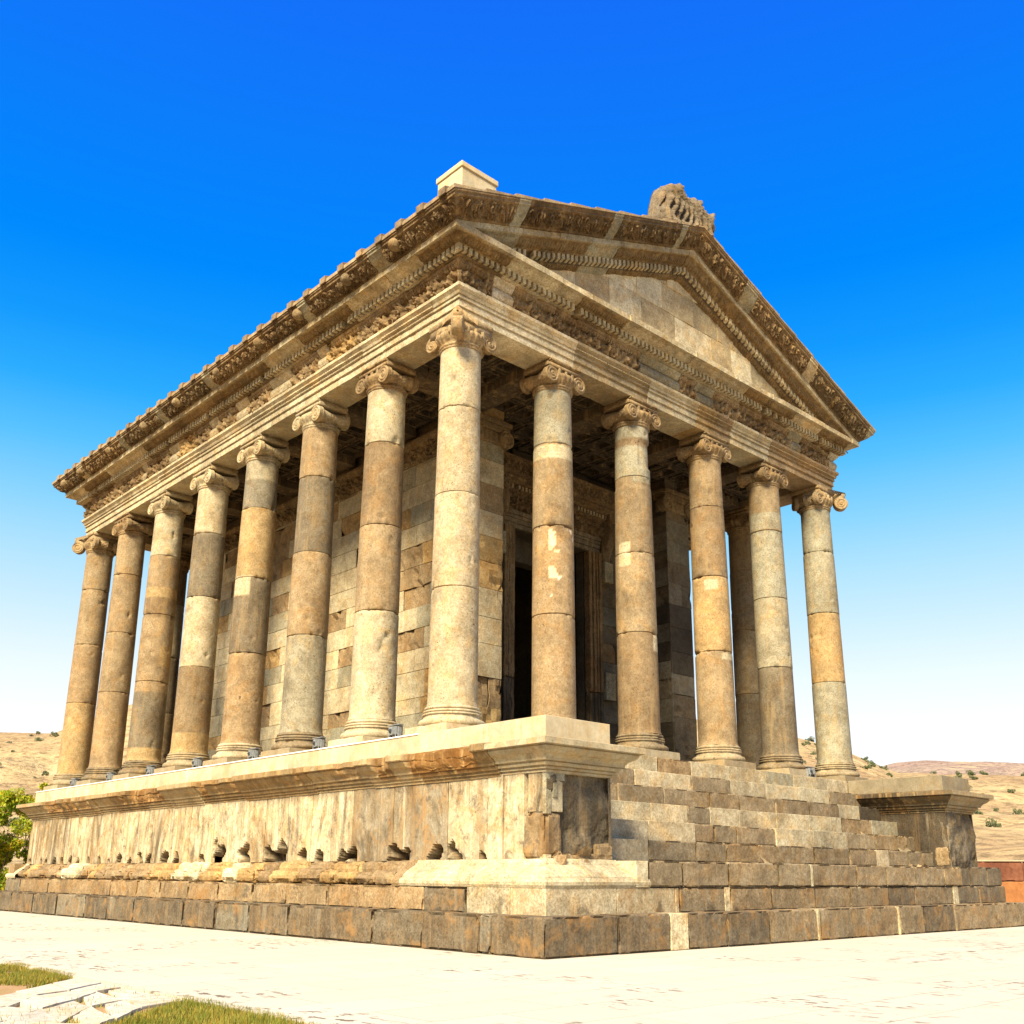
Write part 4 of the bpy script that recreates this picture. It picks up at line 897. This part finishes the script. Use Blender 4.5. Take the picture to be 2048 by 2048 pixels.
# stone path of irregular slabs
Mslab=stone('path_slab_stone',grain=.5,pores=.1,var=.1,bump=.12,dirt=.25); a=Acc(); rg=np.random.default_rng(77)
p0=np.array((-5.80,-2.05)); du=np.array((-.70,-.71)); dv=np.array((0,-1.))
NU,NV=6,4
gu=np.linspace(0,2.9,NU+1)[:,None]*np.ones((1,NV+1)); gv=np.linspace(0,1.95,NV+1)[None]*np.ones((NU+1,1))
gu=gu+rg.uniform(-.17,.17,gu.shape)*(gu>0); gv=gv+rg.uniform(-.14,.14,gv.shape)*(gv>0)
G=p0+gu[...,None]*du+gv[...,None]*dv
for i in range(NU):
    for j in range(NV):
        q=[G[i,j],G[i+1,j],G[i+1,j+1],G[i,j+1]]; c=sum(q)/4
        if rg.random()<.3: # cut a corner
            q=[q[0],q[0]*.35+q[1]*.65,q[1]*.3+q[2]*.7,q[2],q[3]]
        pts=[];m=len(q)
        for k in range(m):
            A_,B_2=q[k],q[(k+1)%m]
            for f_ in (0,.25,.5,.75): pts.append(A_+(B_2-A_)*f_)
        pts=[c+(p-c)*(.915 if k%4 else .94)+rg.uniform(-.008,.008,2) for k,p in enumerate(pts)]
        h=rg.uniform(-.006,.006); n=len(pts)
        V=[(p[0],p[1],-.08) for p in pts]+[(p[0],p[1],-.012+h) for p in pts]+[(c[0]+(p[0]-c[0])*.993,c[1]+(p[1]-c[1])*.993,h-.006) for p in pts]
        area=sum(V[k][0]*V[(k+1)%n][1]-V[(k+1)%n][0]*V[k][1] for k in range(n))
        Fq=np.array([(k,(k+1)%n,n+(k+1)%n,n+k) for k in range(n)]+[(n+k,n+(k+1)%n,2*n+(k+1)%n,2*n+k) for k in range(n)]); Ft=np.array([[2*n+k for k in range(n)]])
        if area<0: Fq=Fq[:,::-1];Ft=Ft[:,::-1]
        a.add(V,[Fq,Ft],jit((.50,.465,.38),.08,rg))
tag(a.out('path',Mslab),kind='structure')
# grass
def foliage_mat(name,c1,c2,sc=3.,trans=.25):
    m,t,b=NT(name); g=nd(t,'ShaderNodeNewGeometry'); n=noise(t,g.outputs['Position'],sc,3,.6); at=nd(t,'ShaderNodeAttribute',attribute_name='Col').outputs['Color']
    c=mixc(t,ramp(t,n,.35,.65),c1,c2); c=mixc(t,1.,c,at,'MULTIPLY'); t.links.new(c,b.inputs['Base Color']); b.inputs['Roughness'].default_value=.6
    o=[x for x in t.nodes if x.type=='OUTPUT_MATERIAL'][0]; tr=nd(t,'ShaderNodeBsdfTranslucent'); t.links.new(c,tr.inputs['Color']); mx_=nd(t,'ShaderNodeMixShader'); mx_.inputs[0].default_value=trans
    t.links.new(b.outputs[0],mx_.inputs[1]);t.links.new(tr.outputs[0],mx_.inputs[2]);t.links.new(mx_.outputs[0],o.inputs[0]); return m
rg=np.random.default_rng(9); N=200000
gx=rg.uniform(-9.0,-5.70,N); gy=rg.uniform(-8.5,2.2,N); P2=np.stack([gx,gy,gx*0],-1)
dens_=fbm(P2,1.1,3,55)
proj_u=(p0[0]-gx)/.70*1.; band_y=p0[1]-proj_u*.71*1.; inpath=(gy<band_y+.10)&(gy>band_y-2.0)
edge=np.clip((gx+6.25)/.4,0,1)
thr=.50-.09*edge
up=gy>band_y
soil=(up&(np.abs(gy-(band_y+.75))<.55)&(gx<-6.0))
dn=(gy<band_y-1.95)
thr=np.where(soil,.66,thr); thr=np.where(dn,.45-.08*edge,thr)
thr=thr+(fbm(P2,7,2,88)-.5)*.16
keep=(dens_>thr)&((~inpath)|((rg.random(N)<.05)&(dens_>.56)))
gx,gy=gx[keep],gy[keep]; n=len(gx)
hh=rg.uniform(.018,.04,n)*(1+.5*(fbm(np.stack([gx,gy,gx*0],-1),3,2,5)-.5)); an=rg.uniform(0,2*PI,n); w=.004; ln=rg.uniform(.0,.03,n); la=rg.uniform(0,2*PI,n)
V=np.empty((n,3,3)); V[:,0]=np.c_[gx-w*np.cos(an),gy-w*np.sin(an),np.full(n,-.03)];V[:,1]=np.c_[gx+w*np.cos(an),gy+w*np.sin(an),np.full(n,-.03)];V[:,2]=np.c_[gx+ln*np.cos(la),gy+ln*np.sin(la),hh-.015]
k=np.repeat(rg.uniform(.75,1.25,n)[:,None],3,1); yl=np.repeat((rg.random(n)<.3)[:,None],3,1)
C=np.stack([k*np.where(yl,1.5,1),k,k*.9],-1).reshape(-1,3)
tag(mk('grass',V.reshape(-1,3),np.arange(3*n).reshape(n,3),C,foliage_mat('grass_blades',(.13,.16,.018),(.27,.25,.045)),None),'short yellowish green grass growing along the edge of the paving','grass',kind='stuff')

# ---------------------------------------------------------------- low red wall
ww=empty('red_wall',(22.8,2.4,0),math.atan2(-.93,.37)); tag(ww,'low red tuff wall with an orange lower course beyond the far stair pier','wall')
def redst(name,c1,c2):
    m,t,b=NT(name); g=nd(t,'ShaderNodeNewGeometry').outputs['Position']; n=noise(t,g,1.6,6,.7,.5); n2=noise(t,g,9,4,.7)
    c=mixc(t,ramp(t,n,.35,.65),c1,c2); c=mixc(t,ramp(t,n2,.4,.75,0,.5),c,tuple(x*.5 for x in c1)); t.links.new(c,b.inputs['Base Color']); b.inputs['Roughness'].default_value=.9; return m
a=Acc(); 
for k,(u,v) in enumerate(((-3,-.9),(-.9,1.25),(1.25,3.5),(3.5,6),(6,9))): rbox(a,(u,-.2,.79),(v-.01,.25,1.37),(1,1,1),r=.04,amp=.03,chip=.15,step=.08,seed=k)
part(a,'upper_blocks',redst('dark_red_tuff',(.11,.036,.018),(.20,.08,.038)),ww)
a=Acc(); rbox(a,(-3,-.26,0),(9,.3,.78),(1,1,1),r=.02,amp=.01,step=.2); part(a,'lower_course',redst('orange_tuff',(.23,.09,.028),(.30,.125,.04)),ww)
a=Acc(); rbox(a,(-3,-.22,1.365),(9,.27,1.40),(1,1,1),r=.01,amp=.004,step=.3); part(a,'coping',redst('wall_cap_stone',(.36,.27,.17),(.42,.33,.2)),ww)

# ---------------------------------------------------------------- leafy plants
def leaves(acc,P,sz,rg,colf):
    n=len(P); u=rg.normal(size=(n,3)); u/=np.linalg.norm(u,axis=1,keepdims=True); v=np.cross(u,rg.normal(size=(n,3))); v/=np.linalg.norm(v,axis=1,keepdims=True)
    s=sz*rg.uniform(.6,1.3,n)[:,None]
    V=np.stack([P-u*s,P+v*s*.45,P+u*s,P-v*s*.45],1); C=np.repeat(colf(n)[:,None],4,1)
    acc.add(V.reshape(-1,3),np.arange(4*n).reshape(n,4),C.reshape(-1,3))
def limb(acc,p,q,r0,r1,col):
    p=np.array(p,float);q=np.array(q,float);ax=q-p;ax/=np.linalg.norm(ax);u=np.cross(ax,(.3,.9,.1));u/=np.linalg.norm(u);v=np.cross(ax,u);V=[]
    for c,r in ((p,r0),(q,r1)):
        for k in range(6): V.append(c+r*(math.cos(k*PI/3)*u+math.sin(k*PI/3)*v))
    acc.add(V,gridf(2,6,wrap=True),col)
def shrub(loc,h,w,n,label,seed,mat,group=None,leafsz=.055):
    rg=np.random.default_rng(seed); t=empty('shrub',loc); tag(t,label,'shrub',group)
    a=Acc(); tips=[]
    for k in range(9):
        an=rg.uniform(0,2*PI); q=np.array([math.cos(an)*w*.35*rg.random(),math.sin(an)*w*.35*rg.random(),h*rg.uniform(.35,.75)]); limb(a,(rg.uniform(-.1,.1),rg.uniform(-.1,.1),-.1),q,.035,.012,(1,1,1)); tips.append(q)
        for _ in range(3):
            q2=q+rg.normal(size=3)*np.array([w*.2,w*.2,h*.12]); limb(a,q,q2,.012,.005,(1,1,1)); tips.append(q2)
    part(a,'stems',simple('stem_bark',(.16,.10,.06),.9),t)
    P=[];nc=46
    cen=np.stack([rg.normal(size=nc)*w*.27,rg.normal(size=nc)*w*.27,h*(.08+.84*rg.random(nc)**.8)],-1)
    cen[:,:2]*=np.clip(1.25-cen[:,2:3]/h*.75,.3,1)
    rad=rg.uniform(.12,.30,nc)*w*.55
    for c,r in zip(cen,rad):
        m=int(n/nc); d=rg.normal(size=(m,3)); d/=np.linalg.norm(d,axis=1,keepdims=True); P.append(c+d*r*rg.uniform(.5,1.05,(m,1))*np.array([1,1,.8]))
    P=np.concatenate(P); P=P[P[:,2]>0]
    b=Acc(); leaves(b,P,leafsz,rg,lambda n:np.stack([rg.uniform(.7,1.5,n),rg.uniform(.8,1.25,n),rg.uniform(.7,1.1,n)],-1)); part(b,'foliage',mat,t)
    return t
Mleaf=foliage_mat('sunny_leaves',(.20,.29,.015),(.45,.45,.03),1.2,.45)
shrub((-.55,18.3,0),3.15,2.3,16000,'large yellow green leafy shrub behind the far left end of the podium',1,Mleaf)
shrub((.75,19.3,0),3.7,1.0,4500,'slender taller shrub tip showing over the far left stylobate corner',2,Mleaf)

# ---------------------------------------------------------------- hills
CAMX,CAMY,CAMZ=-9.4137,-11.4948,.8726
AZN=[-180,-60,-10,5,16,18.5,22,30,45,55,58.6,61,63.3,66,69.4,90,120,180]; ELN=[3,3,5,6.4,6.75,6.9,8.6,9.3,9.3,8.2,7.2,6.4,5.35,5.15,5.0,4.6,4,3]
AZF=[-180,40,58,61,63.3,64.8,67.4,69.4,90,180]; ELF=[2,3,4.2,5.2,5.8,5.95,5.8,5.65,5.2,2]
def hh_near(az,r):
    E=np.interp(az,AZN,ELN); Rr=420+60*np.sin(np.radians(az)*3.1); t=np.clip((r-70)/(Rr-70),0,1); t2=t**1.15
    x=r*np.sin(np.radians(az));y=r*np.cos(np.radians(az)); p=np.stack([x,y,x*0],-1)
    rid=np.abs(fbm(p,.012,4,61)-.5)*2; fine=fbm(p,.05,4,62)-.5
    top=np.tan(np.radians(E))*Rr+CAMZ
    z=top*t2-np.sin(PI*t)*12*rid*(.5+t)+fine*4.5*np.sin(PI*np.clip(t,0,1))**.7+fine*.8*t
    z=np.where(r>Rr,z-(r-Rr)*.12,z)
    return z-.2
def hh_far(az,r):
    E=np.interp(az,AZF,ELF); Rr=1300.; t=np.clip((r-600)/(Rr-600),0,1); x=r*np.sin(np.radians(az));y=r*np.cos(np.radians(az)); p=np.stack([x,y,x*0],-1)
    z=(np.tan(np.radians(E))*Rr)*t**.9-np.sin(PI*t)*40*np.abs(fbm(p,.006,4,71)-.5)*2+(fbm(p,.02,3,72)-.5)*5
    return np.where(r>Rr,z-(r-Rr)*.2,z)
def hillmat(name,c1,c2,c3,s):
    m,t,b=NT(name); g=nd(t,'ShaderNodeNewGeometry').outputs['Position']
    n=noise(t,g,.012*s,6,.65,.6); n2=noise(t,g,.09*s,6,.7,.4); n3=noise(t,scaled(t,g,(1,1,2.5)),.35*s,5,.75)
    c=mixc(t,ramp(t,n,.38,.62),c1,c2); c=mixc(t,ramp(t,n2,.45,.68,0,.75),c,c3); c=mixc(t,ramp(t,n3,.48,.60,0,.7),c,tuple(x*.45 for x in c3))
    n4=noise(t,g,.05*s,4,.6,1.5); c=mixc(t,ramp(t,n4,.58,.68,0,.7),c,(.46,.35,.19))
    t.links.new(c,b.inputs['Base Color']); b.inputs['Roughness'].default_value=1.; b.inputs['Specular IOR Level'].default_value=.05
    bn=nd(t,'ShaderNodeBump');bn.inputs['Strength'].default_value=.8;bn.inputs['Distance'].default_value=3.;t.links.new(n2,bn.inputs['Height']);t.links.new(bn.outputs[0],b.inputs['Normal']); return m
def hillmesh(name,fn,r0,r1,mat,nr=110):
    az=np.concatenate([np.arange(-180,0,3),np.arange(0,30,.2),np.arange(30,55,.6),np.arange(55,72,.15),np.arange(72,181,3)]); rr=np.linspace(r0,r1,nr)
    A_,R_=np.meshgrid(az,rr,indexing='ij'); z=fn(A_,R_); V=np.stack([CAMX+R_*np.sin(np.radians(A_)),CAMY+R_*np.cos(np.radians(A_)),z],-1)
    return tag(mk(name,V.reshape(-1,3),gridf(*A_.shape),None,mat,None,True),kind='structure')
hillmesh('hills',hh_near,68,640,hillmat('dry_hillside',(.34,.235,.115),(.42,.32,.155),(.26,.17,.085),1.))
hillmesh('distant_hills',hh_far,600,1700,hillmat('far_hillside',(.27,.185,.14),(.33,.25,.17),(.20,.14,.115),.5),60)
# shrubs dotted over the hillside
Mhs=foliage_mat('hill_shrub_leaves',(.09,.115,.05),(.16,.165,.07),.2,.1)
protos=[]
for k in range(4):
    rg=np.random.default_rng(500+k); a=Acc(); P=[]
    for _ in range(9):
        c=np.array([rg.normal()*.28,rg.normal()*.28,rg.uniform(.2,.75)]); d=rg.normal(size=(60,3)); d/=np.linalg.norm(d,axis=1,keepdims=True); P.append(c+d*rg.uniform(.15,.32)*rg.uniform(.6,1,(60,1)))
    leaves(a,np.concatenate(P),.10,rg,lambda n:np.stack([rg.uniform(.7,1.3,n)]*3,-1)); o=a.out('hillside_shrub',Mhs); protos.append(o.data); bpy.data.objects.remove(o)
rg=np.random.default_rng(42); cnt=0
while cnt<190:
    if rg.random()<.8: az=rg.uniform(57.5,70.5)
    else: az=rg.uniform(13,22.5)
    r=rg.uniform(130,470) if rg.random()<.8 else rg.uniform(380,430); s=rg.uniform(.5,1.15)*(1.+r/300)
    z=float(hh_near(np.array([az]),np.array([r]))[0])
    o=bpy.data.objects.new('hillside_shrub',protos[cnt%4]); COL.objects.link(o); o.location=(CAMX+r*math.sin(R(az)),CAMY+r*math.cos(R(az)),z-.2); o.scale=(s,s,s*rg.uniform(.7,1.15)); o.rotation_euler=(0,0,rg.uniform(0,6))
    tag(o,'small dark green shrub dotted on the dry hillside','shrub','shrubs scattered over the dry hillside'); cnt+=1

# ---------------------------------------------------------------- camera
cam=bpy.data.cameras.new('camera'); co=bpy.data.objects.new('camera',cam); COL.objects.link(co); SC.camera=co
yaw,pitch,roll=.7492,.2817,.0066; f=2025.9; u0,v0=1033.5,1164.3
from mathutils import Matrix,Vector
fw=Vector((math.sin(yaw)*math.cos(pitch),math.cos(yaw)*math.cos(pitch),math.sin(pitch))); rt=Vector((math.cos(yaw),-math.sin(yaw),0)); up=rt.cross(fw)
rt2=rt*math.cos(roll)+up*math.sin(roll); up2=up*math.cos(roll)-rt*math.sin(roll)
co.matrix_world=Matrix(((rt2.x,up2.x,-fw.x,CAMX),(rt2.y,up2.y,-fw.y,CAMY),(rt2.z,up2.z,-fw.z,CAMZ),(0,0,0,1)))
cam.sensor_width=36; cam.lens=f/2048*36; cam.shift_x=(1024-u0)/2048; cam.shift_y=(v0-1024)/2048; cam.clip_end=6000; cam.clip_start=.1

# ---------------------------------------------------------------- light
SAZ,SEL=R(244),R(42)   # compass azimuth the sun stands at (from +Y clockwise)
sd=Vector((math.sin(SAZ)*math.cos(SEL),math.cos(SAZ)*math.cos(SEL),math.sin(SEL)))
sl=bpy.data.lights.new('sun','SUN'); so=bpy.data.objects.new('sun',sl); COL.objects.link(so); sl.energy=4.2; sl.angle=R(20); sl.color=(1,.87,.635)
so.rotation_euler=(-sd).to_track_quat('-Z','Y').to_euler()
w=bpy.data.worlds.new('World'); SC.world=w; w.use_nodes=True; t=w.node_tree; t.nodes.clear()
ow=t.nodes.new('ShaderNodeOutputWorld'); bg=t.nodes.new('ShaderNodeBackground'); sk=t.nodes.new('ShaderNodeTexSky'); sk.sky_type='NISHITA'; sk.sun_disc=False
sk.sun_elevation=SEL; sk.sun_rotation=SAZ; sk.air_density=1.; sk.dust_density=1.5; sk.ozone_density=2.
EXPO=1.6; SKY=.10
hs=t.nodes.new('ShaderNodeHueSaturation'); hs.inputs['Saturation'].default_value=1.7; t.links.new(sk.outputs[0],hs.inputs['Color'])
# deep clear blue overhead fading through cyan to bright haze on the horizon
tc=t.nodes.new('ShaderNodeTexCoord'); sx=t.nodes.new('ShaderNodeSeparateXYZ'); t.links.new(tc.outputs['Generated'],sx.inputs[0])
cr=t.nodes.new('ShaderNodeValToRGB'); t.links.new(sx.outputs['Z'],cr.inputs[0]); el=cr.color_ramp.elements
HZ=[(0.,(1.13,1.10,1.03)),(.13,(1.09,1.08,1.05)),(.18,(.93,1.0,1.05)),(.225,(.72,.91,1.04)),(.276,(.50,.81,1.02)),(.326,(.28,.69,1.0)),(.375,(.11,.56,1.0)),(.42,(.03,.43,1.0)),(.468,(.008,.33,1.0)),(.53,(.0,.25,1.0)),(.72,(.008,.155,.98)),(1.,(.004,.12,.8))]
el[0].position=0.;el[1].position=1.
for k_,(p_,v_) in enumerate(HZ):
    e_=el[0] if k_==0 else (el[len(el)-1] if k_==len(HZ)-1 else el.new(p_)); e_.color=(*v_,1)
vm=t.nodes.new('ShaderNodeVectorMath');vm.operation='SCALE';t.links.new(cr.outputs[0],vm.inputs[0]);vm.inputs['Scale'].default_value=1/(2**EXPO*SKY)
mx2=t.nodes.new('ShaderNodeMix');mx2.data_type='RGBA';mx2.inputs[0].default_value=.92;t.links.new(hs.outputs[0],mx2.inputs[6]);t.links.new(vm.outputs[0],mx2.inputs[7])
t.links.new(mx2.outputs[2],bg.inputs[0]); bg.inputs[1].default_value=SKY; t.links.new(bg.outputs[0],ow.inputs[0])
vs=SC.view_settings; vs.view_transform='Standard'; vs.look='None'; vs.gamma=1; vs.exposure=EXPO; vs.use_curve_mapping=False
SC.render.resolution_x=SC.render.resolution_y=1024
